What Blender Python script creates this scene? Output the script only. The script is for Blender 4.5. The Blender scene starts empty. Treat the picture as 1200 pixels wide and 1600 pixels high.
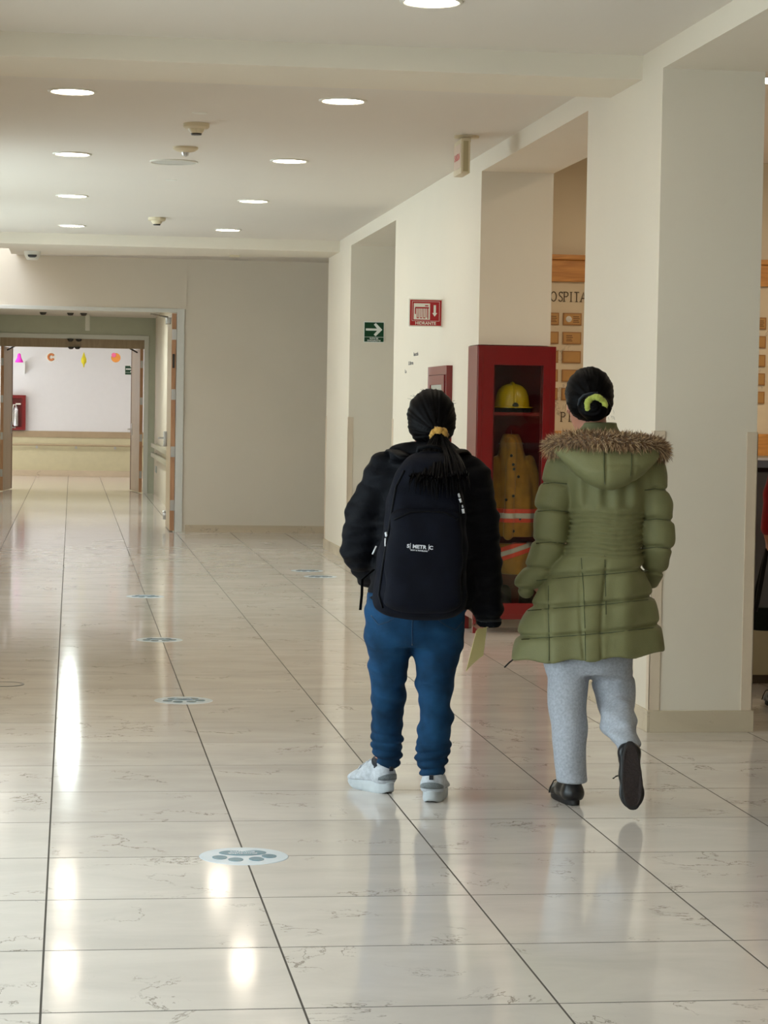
import bpy, bmesh, math, random
import numpy as np
from mathutils import Matrix, Vector
random.seed(7); np.random.seed(7)
C = bpy.context.scene.collection
scene = bpy.context.scene

# ---------------------------------------------------------------- camera, world, exposure
TILE = 0.62
FPX = 3582.246
YAW, PITCH, ROLL = 0.13592891, 0.04458963, -0.01688513
CAMH = 2.30392343 * TILE
_F = np.array([math.sin(YAW)*math.cos(PITCH), math.cos(YAW)*math.cos(PITCH), -math.sin(PITCH)])
_R = np.cross(_F, [0, 0, 1.0]); _R /= np.linalg.norm(_R)
_U = np.cross(_R, _F)
_R, _U = _R*math.cos(ROLL) - _U*math.sin(ROLL), _U*math.cos(ROLL) + _R*math.sin(ROLL)
_C = np.array([0, 0, CAMH])
cam_data = bpy.data.cameras.new('camera')
cam = bpy.data.objects.new('camera', cam_data)
C.objects.link(cam)
cam_data.sensor_fit = 'VERTICAL'
cam_data.sensor_height = 24.0
cam_data.lens = 24.0 * FPX / 1600.0
cam_data.clip_start = 0.05
cam_data.clip_end = 300
cam.matrix_world = Matrix(((_R[0], _U[0], -_F[0], 0), (_R[1], _U[1], -_F[1], 0), (_R[2], _U[2], -_F[2], CAMH), (0, 0, 0, 1)))
scene.camera = cam

world = bpy.data.worlds.new('sky'); scene.world = world
world.use_nodes = True
_wn = world.node_tree.nodes; _wl = world.node_tree.links
_bg = _wn['Background']
_bg.inputs['Color'].default_value = (0.84, 0.905, 1.0, 1)
_bg.inputs['Strength'].default_value = SKY = 3.4

vs = scene.view_settings
vs.view_transform = 'Standard'; vs.look = 'None'; vs.gamma = 1.0; vs.use_curve_mapping = False
vs.exposure = 0.86
scene.display_settings.display_device = 'sRGB'
LAMP = 26.5           # radiance of a downlight lens
ROOM_FILL = 7.0      # radiance of the unseen panels added to light the far ward room

def ray(px, py): return _F + _R*(px-600)/FPX - _U*(py-800)/FPX
def on_x(px, py, X): d = ray(px, py); return _C + d*(X/d[0])
def on_y(px, py, Y): d = ray(px, py); return _C + d*(Y/d[1])
def on_z(px, py, Z): d = ray(px, py); return _C + d*((Z-CAMH)/d[2])

# ---------------------------------------------------------------- helpers
class MB:
    """collects polygons, builds ONE mesh object"""
    def __init__(s): s.v = []; s.f = []; s.mi = []; s.cur = 0
    def add(s, vs, fs):
        o = len(s.v); s.v += [tuple(map(float, p)) for p in vs]
        s.f += [tuple(i+o for i in q) for q in fs]; s.mi += [s.cur]*len(fs); return s
    def box(s, x0, x1, y0, y1, z0, z1, b=0.0):
        if b <= 0:
            return s.add([(x0,y0,z0),(x1,y0,z0),(x1,y1,z0),(x0,y1,z0),(x0,y0,z1),(x1,y0,z1),(x1,y1,z1),(x0,y1,z1)],
                         [(0,3,2,1),(4,5,6,7),(0,1,5,4),(1,2,6,5),(2,3,7,6),(3,0,4,7)])
        bm = bmesh.new(); bmesh.ops.create_cube(bm, size=1)
        for v in bm.verts: v.co = Vector(((x0+x1)/2+v.co.x*(x1-x0), (y0+y1)/2+v.co.y*(y1-y0), (z0+z1)/2+v.co.z*(z1-z0)))
        bmesh.ops.bevel(bm, geom=bm.edges[:], offset=b, segments=2, affect='EDGES', profile=0.7)
        bm.verts.index_update()
        s.add([v.co for v in bm.verts], [[v.index for v in f.verts] for f in bm.faces]); bm.free(); return s
    def prism(s, poly, z0, z1):
        n = len(poly)
        return s.add([(x,y,z0) for x,y in poly]+[(x,y,z1) for x,y in poly],
              [tuple(range(n))[::-1], tuple(range(n,2*n))]+[(i,(i+1)%n,n+(i+1)%n,n+i) for i in range(n)])
    def lathe(s, prof, c=(0,0,0), n=32, axis='z', cap=True):
        c = Vector(c); vs = []; fs = []
        for r, h in prof:
            for k in range(n):
                a = 2*math.pi*k/n; u, w = r*math.cos(a), r*math.sin(a)
                p = {'z': (u, w, h), 'y': (u, h, w), 'x': (h, u, w)}[axis]
                vs.append(c+Vector(p))
        for i in range(len(prof)-1):
            for k in range(n): fs.append((i*n+k, i*n+(k+1)%n, (i+1)*n+(k+1)%n, (i+1)*n+k))
        if cap:
            fs.append(tuple(range(n))[::-1]); m = (len(prof)-1)*n; fs.append(tuple(range(m, m+n)))
        return s.add(vs, fs)
    def tube(s, pts, r, n=10, cap=True, flat=1.0):
        pts = [Vector(p) for p in pts]; rs = r if isinstance(r, (list, tuple)) else [r]*len(pts)
        vs = []; fs = []; up = None
        for i, p in enumerate(pts):
            t = (pts[min(i+1, len(pts)-1)]-pts[max(i-1, 0)])
            t = t.normalized() if t.length > 1e-9 else Vector((0,0,1))
            if up is None:
                up = Vector((0,0,1)) if abs(t.z) < 0.9 else Vector((0,1,0))
            a = t.cross(up)
            if a.length < 1e-6: a = t.cross(Vector((1,0,0)))
            a.normalize(); b = a.cross(t).normalized(); up = b
            for k in range(n):
                w = 2*math.pi*k/n
                vs.append(p + a*(rs[i]*math.cos(w)) + b*(rs[i]*flat*math.sin(w)))
        for i in range(len(pts)-1):
            for k in range(n): fs.append((i*n+k, i*n+(k+1)%n, (i+1)*n+(k+1)%n, (i+1)*n+k))
        if cap:
            fs.append(tuple(range(n))[::-1]); m = (len(pts)-1)*n; fs.append(tuple(range(m, m+n)))
        return s.add(vs, fs)
    def mesh(s, name='mesh'):
        me = bpy.data.meshes.new(name); me.from_pydata(s.v, [], s.f); me.validate(); me.update()
        bm = bmesh.new(); bm.from_mesh(me); bmesh.ops.recalc_face_normals(bm, faces=bm.faces[:]); bm.to_mesh(me); bm.free()
        return me
    def build(s, name, m, parent=None, smooth=False, loc=None):
        me = s.mesh(name)
        return mk(name, me, m, parent, smooth, loc)

def mk(name, me, m, parent=None, smooth=False, loc=None):
    o = bpy.data.objects.new(name, me); C.objects.link(o)
    for mm in (m if isinstance(m, (list, tuple)) else [m]):
        if mm is not None and len(me.materials) < (len(m) if isinstance(m, (list, tuple)) else 1): me.materials.append(mm)
    if smooth is True: me.polygons.foreach_set('use_smooth', [True]*len(me.polygons))
    elif smooth:
        me.polygons.foreach_set('use_smooth', [True]*len(me.polygons))
        me.set_sharp_from_angle(angle=math.radians(smooth))
    if parent: o.parent = parent
    if loc is not None: o.location = loc
    return o

def tag(o, label, cat=None, group=None, kind=None):
    o['label'] = label
    if cat: o['category'] = cat
    if group: o['group'] = group
    if kind: o['kind'] = kind
    return o

def thing(name, label, cat, loc=(0, 0, 0), rz=0.0, group=None):
    o = bpy.data.objects.new(name, None); C.objects.link(o); o.location = loc; o.rotation_euler.z = rz
    o.empty_display_size = 0.1
    return tag(o, label, cat, group)

def struct(o, label=None):
    o['kind'] = 'structure'
    if label: o['label'] = label
    return o

def dup(o, parent=None):
    c = o.copy(); C.objects.link(c)
    if parent: c.parent = parent
    for ch in [q for q in o.children]: dup(ch, c)
    return c

# ---------------------------------------------------------------- materials
def lin(r, g, b):
    f = lambda c: (c/255/12.92 if c/255 <= 0.04045 else ((c/255+0.055)/1.055)**2.4)
    return (f(r), f(g), f(b), 1)

def new_mat(name):
    m = bpy.data.materials.new(name); m.use_nodes = True
    nt = m.node_tree; b = nt.nodes['Principled BSDF']
    return m, nt, b

def N(nt, t, **kw):
    n = nt.nodes.new(t)
    for k, v in kw.items():
        if k in n.inputs: n.inputs[k].default_value = v
        else: setattr(n, k, v)
    return n

def mat(name, col, rough=0.6, metal=0.0, spec=0.5, var=0.0, vscale=8.0, bump=0.0, bscale=60.0, sheen=0.0, stretch=None, coat=0.0):
    m, nt, b = new_mat(name); L = nt.links
    c = col if len(col) == 4 else (*col, 1)
    b.inputs['Base Color'].default_value = c
    b.inputs['Roughness'].default_value = rough; b.inputs['Metallic'].default_value = metal
    b.inputs['Specular IOR Level'].default_value = spec
    b.inputs['Sheen Weight'].default_value = sheen
    b.inputs['Coat Weight'].default_value = coat
    tc = N(nt, 'ShaderNodeTexCoord'); vec = tc.outputs['Object']
    if stretch:
        mp = N(nt, 'ShaderNodeMapping'); mp.inputs['Scale'].default_value = stretch
        L.new(vec, mp.inputs['Vector']); vec = mp.outputs['Vector']
    if var > 0:
        n = N(nt, 'ShaderNodeTexNoise', Scale=vscale, Detail=5.0); L.new(vec, n.inputs['Vector'])
        r = N(nt, 'ShaderNodeMapRange'); r.inputs['From Min'].default_value = 0.3; r.inputs['From Max'].default_value = 0.7
        r.inputs['To Min'].default_value = 1-var; r.inputs['To Max'].default_value = 1+var
        L.new(n.outputs['Fac'], r.inputs['Value'])
        mx = N(nt, 'ShaderNodeVectorMath', operation='SCALE'); mx.inputs[0].default_value = c[:3]
        L.new(r.outputs['Result'], mx.inputs['Scale']); L.new(mx.outputs['Vector'], b.inputs['Base Color'])
    if bump > 0:
        n2 = N(nt, 'ShaderNodeTexNoise', Scale=bscale, Detail=4.0); L.new(vec, n2.inputs['Vector'])
        bp = N(nt, 'ShaderNodeBump', Strength=bump, Distance=0.004); L.new(n2.outputs['Fac'], bp.inputs['Height'])
        L.new(bp.outputs['Normal'], b.inputs['Normal'])
    return m

def emit(name, col, s):
    m, nt, b = new_mat(name)
    b.inputs['Base Color'].default_value = (0.8, 0.8, 0.8, 1)
    b.inputs['Emission Color'].default_value = (*col, 1); b.inputs['Emission Strength'].default_value = s
    return m

def glass_mat(name, tint=(0.9, 0.95, 0.93, 1), gl=0.06):
    m = bpy.data.materials.new(name); m.use_nodes = True; nt = m.node_tree; nt.nodes.clear()
    out = N(nt, 'ShaderNodeOutputMaterial'); t = N(nt, 'ShaderNodeBsdfTransparent', Color=tint)
    g = N(nt, 'ShaderNodeBsdfGlossy', Roughness=0.02); mx = N(nt, 'ShaderNodeMixShader')
    lw = N(nt, 'ShaderNodeLayerWeight', Blend=0.5); pw = N(nt, 'ShaderNodeMath', operation='POWER'); pw.inputs[1].default_value = 4.0
    ma = N(nt, 'ShaderNodeMath', operation='MULTIPLY_ADD'); ma.inputs[1].default_value = 0.6; ma.inputs[2].default_value = 0.03
    nt.links.new(lw.outputs['Facing'], pw.inputs[0]); nt.links.new(pw.outputs[0], ma.inputs[0]); nt.links.new(ma.outputs[0], mx.inputs['Fac']); nt.links.new(t.outputs[0], mx.inputs[1]); nt.links.new(g.outputs[0], mx.inputs[2])
    nt.links.new(mx.outputs[0], out.inputs['Surface'])
    return m

def marble(name, base, tint_var=0.05, vein=0.55, rough=0.10, coat=0.0):
    m, nt, b = new_mat(name); L = nt.links
    tc = N(nt, 'ShaderNodeTexCoord'); oi = N(nt, 'ShaderNodeObjectInfo'); ge = N(nt, 'ShaderNodeNewGeometry')
    ad = N(nt, 'ShaderNodeMath', operation='ADD'); L.new(oi.outputs['Random'], ad.inputs[0]); L.new(ge.outputs['Random Per Island'], ad.inputs[1])
    fr = N(nt, 'ShaderNodeMath', operation='FRACT'); L.new(ad.outputs[0], fr.inputs[0])
    off = N(nt, 'ShaderNodeVectorMath', operation='SCALE'); off.inputs[0].default_value = (37.0, 91.0, 13.0)
    L.new(fr.outputs[0], off.inputs['Scale'])
    v = N(nt, 'ShaderNodeVectorMath', operation='ADD'); L.new(tc.outputs['Object'], v.inputs[0]); L.new(off.outputs[0], v.inputs[1])
    vec = v.outputs[0]
    cl = N(nt, 'ShaderNodeTexNoise', Scale=2.6, Detail=6.0, Roughness=0.6, Distortion=0.6)
    mp = N(nt, 'ShaderNodeMapping'); mp.inputs['Scale'].default_value = (0.7, 1.6, 1.0); L.new(vec, mp.inputs['Vector']); L.new(mp.outputs[0], cl.inputs['Vector'])
    ramp = N(nt, 'ShaderNodeMapRange'); ramp.inputs['From Min'].default_value = 0.3; ramp.inputs['From Max'].default_value = 0.7
    ramp.inputs['To Min'].default_value = 1-0.10; ramp.inputs['To Max'].default_value = 1+0.06; L.new(cl.outputs['Fac'], ramp.inputs['Value'])
    rv = N(nt, 'ShaderNodeMapRange'); rv.inputs['To Min'].default_value = 1-tint_var; rv.inputs['To Max'].default_value = 1+tint_var; L.new(fr.outputs[0], rv.inputs['Value'])
    mu = N(nt, 'ShaderNodeMath', operation='MULTIPLY'); L.new(ramp.outputs[0], mu.inputs[0]); L.new(rv.outputs[0], mu.inputs[1])
    sc = N(nt, 'ShaderNodeVectorMath', operation='SCALE'); sc.inputs[0].default_value = base[:3]; L.new(mu.outputs[0], sc.inputs['Scale'])
    # thin wandering veins, kept to patches
    n1 = N(nt, 'ShaderNodeTexNoise', Scale=1.9, Detail=7.0, Roughness=0.62, Distortion=0.35); L.new(vec, n1.inputs['Vector'])
    s1 = N(nt, 'ShaderNodeMath', operation='SUBTRACT'); L.new(n1.outputs['Fac'], s1.inputs[0]); s1.inputs[1].default_value = 0.5
    a1 = N(nt, 'ShaderNodeMath', operation='ABSOLUTE'); L.new(s1.outputs[0], a1.inputs[0])
    r1 = N(nt, 'ShaderNodeMapRange'); r1.inputs['From Min'].default_value = 0.0; r1.inputs['From Max'].default_value = 0.0065; r1.inputs['To Min'].default_value = 1; r1.inputs['To Max'].default_value = 0; L.new(a1.outputs[0], r1.inputs['Value'])
    n2 = N(nt, 'ShaderNodeTexNoise', Scale=3.1, Detail=2.0); L.new(vec, n2.inputs['Vector'])
    r2 = N(nt, 'ShaderNodeMapRange'); r2.inputs['From Min'].default_value = 0.50; r2.inputs['From Max'].default_value = 0.60; L.new(n2.outputs['Fac'], r2.inputs['Value'])
    vm = N(nt, 'ShaderNodeMath', operation='MULTIPLY'); L.new(r1.outputs[0], vm.inputs[0]); L.new(r2.outputs[0], vm.inputs[1])
    vk = N(nt, 'ShaderNodeMath', operation='MULTIPLY'); L.new(vm.outputs[0], vk.inputs[0]); vk.inputs[1].default_value = vein
    mx = N(nt, 'ShaderNodeMix', data_type='RGBA'); L.new(vk.outputs[0], mx.inputs['Factor'])
    L.new(sc.outputs[0], mx.inputs[6]); mx.inputs[7].default_value = (0.19, 0.15, 0.115, 1)
    L.new(mx.outputs[2], b.inputs['Base Color'])
    rr = N(nt, 'ShaderNodeMapRange'); rr.inputs['To Min'].default_value = rough*0.75; rr.inputs['To Max'].default_value = rough*1.3; L.new(cl.outputs['Fac'], rr.inputs['Value'])
    L.new(rr.outputs[0], b.inputs['Roughness'])
    bn = N(nt, 'ShaderNodeTexNoise', Scale=5.0, Detail=2.0); L.new(vec, bn.inputs['Vector'])
    bp = N(nt, 'ShaderNodeBump', Strength=0.008, Distance=0.01); L.new(bn.outputs['Fac'], bp.inputs['Height']); L.new(bp.outputs[0], b.inputs['Normal'])
    b.inputs['Specular IOR Level'].default_value = 0.36
    return m

def wood(name, c1, c2, scale=(1.5, 14, 14), rough=0.45):
    m, nt, b = new_mat(name); L = nt.links
    tc = N(nt, 'ShaderNodeTexCoord'); mp = N(nt, 'ShaderNodeMapping'); mp.inputs['Scale'].default_value = scale
    L.new(tc.outputs['Object'], mp.inputs['Vector'])
    n = N(nt, 'ShaderNodeTexNoise', Scale=2.0, Detail=6.0, Distortion=1.2); L.new(mp.outputs[0], n.inputs['Vector'])
    mx = N(nt, 'ShaderNodeMix', data_type='RGBA'); r = N(nt, 'ShaderNodeMapRange'); r.inputs['From Min'].default_value = 0.3; r.inputs['From Max'].default_value = 0.7
    L.new(n.outputs['Fac'], r.inputs['Value']); L.new(r.outputs[0], mx.inputs['Factor']); mx.inputs[6].default_value = c1; mx.inputs[7].default_value = c2
    L.new(mx.outputs[2], b.inputs['Base Color']); b.inputs['Roughness'].default_value = rough
    return m

M = {}
M['wall'] = mat('wall_paint', lin(226, 216, 198), 0.62, var=0.015, vscale=1.5, bump=0.05, bscale=180)
M['ceil'] = mat('ceiling_paint', lin(222, 214, 202), 0.75, var=0.01, vscale=1.0, bump=0.03, bscale=150)
M['white_frame'] = mat('frame_paint', lin(222, 222, 214), 0.4, var=0.01)
M['tile'] = marble('marble_tile', lin(216, 208, 200), vein=0.8, rough=0.09)
M['grout'] = mat('grout', lin(70, 64, 56), 0.8, var=0.1, vscale=20)
M['base_marble'] = marble('baseboard_marble', lin(206, 190, 164), vein=0.7, rough=0.22)
M['guard'] = mat('corner_guard_plastic', lin(214, 196, 172), 0.5, var=0.02)
M['oak'] = wood('oak', lin(196, 138, 66), lin(160, 104, 44))
M['door_wood'] = wood('door_wood', lin(196, 150, 112), lin(172, 126, 90), scale=(14, 14, 1.5))
M['door_dark'] = wood('door_lipping', lin(120, 80, 50), lin(96, 60, 36), scale=(14, 14, 1.5))
M['door_lam'] = mat('door_laminate', lin(196, 176, 146), 0.35, var=0.03)
M['steel'] = mat('brushed_steel', (0.55, 0.55, 0.54), 0.3, metal=1.0, bump=0.05, bscale=300)
M['dark_metal'] = mat('dark_metal', (0.06, 0.055, 0.05), 0.4, metal=0.8, var=0.1)
M['black_plastic'] = mat('black_plastic', (0.012, 0.012, 0.012), 0.35, var=0.1)
M['white_plastic'] = mat('white_plastic', lin(225, 222, 210), 0.4, var=0.01)
M['cream_plastic'] = mat('cream_plastic', lin(214, 200, 168), 0.45, var=0.02)
M['red_paint'] = mat('red_enamel', lin(118, 4, 9), 0.3, var=0.03, coat=0.3)
M['red_dark'] = mat('red_enamel_inside', lin(110, 8, 12), 0.4, var=0.05)
M['glass'] = glass_mat('clear_glass')
# ================================================================ THE SETTING
XR, XC = 2.585, 3.055          # corridor face and hall face of the column line
ZC, ZL = 3.075, 2.965          # ceiling, lintel / beam underside
YE = 26.13                     # end wall
X0T, Y0T = -0.05776, 5.38124   # tile grid origin

# ---- floor: grout bed, individual tiles in view, joined tiles beyond
floor = struct(MB().box(-3.2, 8.0, -6.0, 47.5, -0.12, -0.0003).build('floor', M['grout']), 'polished cream marble tile floor of the corridor')
def tile_geo(mb, x0, x1, y0, y1, c=0.0002, t=0.02):
    o = [(x0,y0,-t),(x1,y0,-t),(x1,y1,-t),(x0,y1,-t),(x0,y0,-c),(x1,y0,-c),(x1,y1,-c),(x0,y1,-c),
         (x0+c,y0+c,0),(x1-c,y0+c,0),(x1-c,y1-c,0),(x0+c,y1-c,0)]
    f = [(8,9,10,11)] + [(i,(i+1)%4,4+(i+1)%4,4+i) for i in range(4)] + [(4+i,4+(i+1)%4,8+(i+1)%4,8+i) for i in range(4)]
    mb.add(o, f)
GX, GY = 0.0028, 0.0034
mb = MB(); tile_geo(mb, -TILE/2+GX, TILE/2-GX, -TILE/2+GY, TILE/2-GY)
tile_me = mb.mesh('tile'); tile_me.materials.append(M['tile'])
rest = MB(); ntile = 0
def px_of(p):
    d = np.array(p, float)-_C; z = d@_F
    return (600+FPX*(d@_R)/z, 800-FPX*(d@_U)/z) if z > 0.1 else (-9999, -9999)
for j in range(-5, 13):
    for k in range(-18, 68):
        x0 = X0T + j*TILE; y0 = Y0T + k*TILE
        cx, cy = x0+TILE/2, y0+TILE/2
        vis = False
        if 4.5 < y0 < 17.6:
            ps = [px_of((x0+a*TILE, y0+b*TILE, 0)) for a in (0, 1) for b in (0, 1)]
            vis = max(p[0] for p in ps) > -20 and min(p[0] for p in ps) < 1220 and min(p[1] for p in ps) < 1620
            if x0 > XC+0.6 and cy > 12.6: vis = False
        if vis and ntile < 300:
            t = bpy.data.objects.new('tile', tile_me); C.objects.link(t); t.parent = floor; t.location = (cx, cy, 0); ntile += 1
        else:
            tile_geo(rest, x0+GX, x0+TILE-GX, y0+GY, y0+TILE-GY)
r = rest.build('tile_field', M['tile'], floor); r['kind'] = 'stuff'

# ---- ceilings
struct(MB().box(-1.5, XR+0.01, -6, 22.5, ZC, ZC+0.12).build('ceiling', M['ceil']), 'white plaster ceiling over the corridor with recessed downlights')
struct(MB().box(-0.635, 4.3, 23.2, YE+0.02, 3.095, 3.2).build('ceiling_recess', M['ceil']), 'plaster ceiling strip between far beam and end wall')
struct(MB().box(XC-0.01, 8.1, -6, 17.1, 3.35, 3.47).build('ceiling_side_hall', M['ceil']), 'plaster ceiling of the side hall behind the columns')
struct(MB().box(XC-0.01, 4.3, 17.1, YE, 3.352, 3.47).build('ceiling_side_bay', M['ceil']), 'plaster ceiling of the small bay behind the far columns')
# ---- lintel along the columns, cross beams
struct(MB().box(XR, XC, -6, 23.39, ZL, 3.4).build('trim_1', M['wall']), 'white lintel beam running over the column line')
struct(MB().box(-1.36, XR, 10.37, 11.0, ZL, ZC).build('trim_2', M['wall']), 'shallow ceiling beam crossing at the thick column')
struct(MB().prism([(-3.0, 22.42), (XR, 22.42), (XR, 23.3), (-0.635, 24.0), (-0.635, 23.13), (-3.0, 23.13)], ZL, 3.3).build('trim_3', M['wall']), 'ceiling beam crossing in front of the end wall')

# ---- left wall with windows
wins = [(1.4, 5.3), (5.7, 9.6), (14.9, 18.4), (18.8, 22.2)]
WZ0, WZ1 = 0.12, 2.85
mb = MB(); yprev = -6.0
for a, b_ in wins:
    WZ0 = 0.12 if a < 12 else 1.3; WZ1 = 2.15 if a < 12 else 2.85
    mb.box(-1.5, -1.35, yprev, a, 0, 3.2); mb.box(-1.5, -1.35, a, b_, 0, WZ0); mb.box(-1.5, -1.35, a, b_, WZ1, 3.2); yprev = b_
mb.box(-1.5, -1.35, yprev, 22.42, 0, 3.2)
struct(mb.build('wall_left', M['wall']), 'white plaster wall with tall daylight windows')
for i, (a, b_) in enumerate(wins):
    f = MB(); w = 0.05; WZ0 = 0.12 if a < 12 else 1.3; WZ1 = 2.15 if a < 12 else 2.85
    f.box(-1.46, -1.38, a, a+w, WZ0, WZ1).box(-1.46, -1.38, b_-w, b_, WZ0, WZ1).box(-1.46, -1.38, a, b_, WZ0, WZ0+w).box(-1.46, -1.38, a, b_, WZ1-w, WZ1)
    f.box(-1.45, -1.39, (a+b_)/2-0.025, (a+b_)/2+0.025, WZ0, WZ1)
    fo = struct(f.build('window_%d' % (i+1), M['white_frame']), 'tall window in the left corridor wall')
    for s in (0, 1):
        y0 = a+w if s == 0 else (a+b_)/2+0.025; y1 = (a+b_)/2-0.025 if s == 0 else b_-w
        MB().box(-1.423, -1.417, y0, y1, WZ0+w, WZ1-w).build('pane', M['glass'], fo)
# alcove with a skylight, left of the end wall
struct(MB().box(-3.15, -3.0, 22.3, YE+0.1, 0, 4.4).build('wall_alcove', M['wall']), 'white wall of the skylit alcove')
struct(MB().box(-3.15, -1.35, 22.3, 22.42, 0, 3.3).build('wall_alcove_front', M['wall']), 'white return wall of the skylit alcove')
struct(MB().box(-0.635, -0.55, 24.0, YE, 3.2, 4.4).box(-3.0, -0.55, 23.05, 23.13, 3.3, 4.4).build('wall_skylight_shaft', M['wall']), 'white shaft walls of the skylight')
sk = struct(MB().box(-3.0, -2.94, 23.13, YE, 4.34, 4.4).box(-0.7, -0.635, 23.13, YE, 4.34, 4.4).box(-2.94, -0.7, 23.13, 23.19, 4.34, 4.4).box(-2.94, -0.7, YE-0.06, YE, 4.34, 4.4).box(-1.85, -1.79, 23.19, YE-0.06, 4.34, 4.4).build('window_5', M['white_frame']), 'skylight over the alcove beside the end wall')
for x0, x1 in ((-2.94, -1.85), (-1.79, -0.7)): MB().box(x0, x1, 23.19, YE-0.06, 4.36, 4.366).build('pane', glass_mat('skylight_glass', (0.985, 0.99, 1.0, 1)), sk)
# ---- end wall with door opening
FO, FT = 1.255, 2.53
struct(MB().box(-3.15, -FO, YE, YE+0.12, 0, 4.4).box(FO, 4.3, YE, YE+0.12, 0, 3.4).box(-FO, FO, YE, YE+0.12, FT, 3.4).box(-FO, -0.55, YE, YE+0.12, 3.4, 4.4)
       .build('wall_end', M['wall']), 'beige lit end wall with a wide doorway')
struct(MB().box(1.29, 4.2, YE-0.014, YE, 0, 0.082).build('baseboard_end', M['base_marble']), 'tan marble baseboard along the end wall')
struct(MB().box(1.272, 1.282, YE-0.004, YE, FT, 3.09).build('trim_4', M['wall']), 'thin vertical joint strip on the end wall above the doorway')
# ---- hall walls behind the columns
struct(MB().box(XC-0.005, 8.1, 17.0, 17.12, 0, 3.4).build('wall_plaques', mat('hall_wall_paint', lin(205, 192, 166), 0.65, var=0.03, vscale=2)), 'tan painted hall wall behind the donor board')
struct(MB().box(8.0, 8.12, -6, 17.1, 0, 3.4).build('wall_right', M['wall']), 'far right wall of the side hall')
struct(MB().box(4.2, 4.32, 17.12, YE, 0, 3.4).build('wall_bay', M['wall']), 'back wall of the bay between the far columns')
struct(MB().box(-1.5, 8.1, -6.12, -6.0, 0, 3.4).build('wall_rear', M['wall']), 'wall at the near end of the corridor')

# ---- columns
def column(label, y0, y1, guards, niche=None, sides='fl'):
    mb = MB()
    if niche:
        mb.box(XR, XC, niche[0], y1, 0, niche[1]); mb.box(XR, XC, y0, y1, niche[1], ZL)
    else: mb.box(XR, XC, y0, y1, 0, ZL)
    o = struct(mb.build('column', M['wall']), label)
    t = 0.012; yb = niche[0] if niche else y0
    MB().box(XR-t, XR, yb-t, y1+t, 0, 0.098, 0.002).build('baseboard', M['base_marble'], o)
    MB().box(XR, XC+t, yb-t, yb, 0, 0.098, 0.002).build('baseboard', M['base_marble'], o)
    if not niche: MB().box(XC, XC+t, yb, y1+t, 0, 0.098, 0.002).build('baseboard', M['base_marble'], o)
    for gx, gy, sx, sy in guards:   # corner x,y ; direction of wings into the faces
        g = MB(); e = 0.005; w = 0.046
        xa, xb = (gx-e, gx+w) if sx > 0 else (gx-w, gx+e)
        ya, yb2 = (gy-e, gy) if sy > 0 else (gy, gy+e)
        g.box(xa, xb, ya, yb2, 0.098, 1.355, 0.0015)
        xa, xb = (gx-e, gx) if sx > 0 else (gx, gx+e)
        ya, yb2 = (gy-e, gy+w) if sy > 0 else (gy-w, gy+e)
        g.box(xa, xb, ya, yb2, 0.098, 1.355, 0.0015)
        g.build('corner_guard', M['guard'], o)
    return o
column('thick white column with tan corner guards and marble baseboard', 10.0, 11.49, [(XR, 10.0, 1, 1), (XC, 10.0, -1, 1)])
column('long white column holding the hydrant cabinet and red locker', 14.55, 18.48, [(XR, 18.48, 1, -1)], niche=(14.89, 1.857))
column('white column carrying the green evacuation sign', 21.48, 23.39, [(XR, 21.48, 1, 1), (XR, 23.39, 1, -1)])

# ---- first doorway: white frame and an open leaf
d = struct(MB().box(1.17, FO, YE-0.02, YE+0.14, 0, FT, 0.004).box(-FO, -1.17, YE-0.02, YE+0.14, 0, FT, 0.004).box(-1.17, 1.17, YE-0.02, YE+0.14, 2.49, FT, 0.004)
           .build('door_1', M['white_frame']), 'wide white doorway with its leaf folded open')
lf = MB().box(1.115, 1.165, YE+0.03, YE+1.2, 0.012, 2.478).build('leaf', M['door_lam'], d)
MB().box(1.1145, 1.1655, YE+0.02, YE+0.03, 0.012, 2.478).build('edge', M['door_wood'], lf)
for z in (2.24, 1.56, 0.91, 0.30): MB().box(1.118, 1.168, YE+0.008, YE+0.021, z-0.06, z+0.06, 0.003).build('hinge', M['steel'], lf)
MB().box(1.125, 1.15, YE+0.008, YE+0.021, 1.86, 2.02, 0.003).build('latch_plate', M['dark_metal'], lf)
MB().box(1.075, 1.115, YE+1.02, YE+1.08, 0.95, 1.13, 0.006).tube([(1.08, YE+1.05, 1.05), (1.02, YE+1.05, 1.05), (1.02, YE+0.93, 1.05)], 0.012).build('lever_handle', M['steel'], lf, smooth=40)
MB().box(1.06, 1.115, YE+0.25, YE+0.5, 2.37, 2.44, 0.006).tube([(1.08, YE+0.4, 2.45), (0.98, YE+0.2, 2.455), (0.88, YE+0.13, 2.47)], 0.011).build('door_closer', M['steel'], lf, smooth=40)
MB().lathe([(0.0, -0.02), (0.05, -0.02), (0.055, -0.005), (0.055, 0.02)], (1.10, YE+1.1, 0.14), axis='x').build('door_stop', M['steel'], lf, smooth=40)

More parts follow.
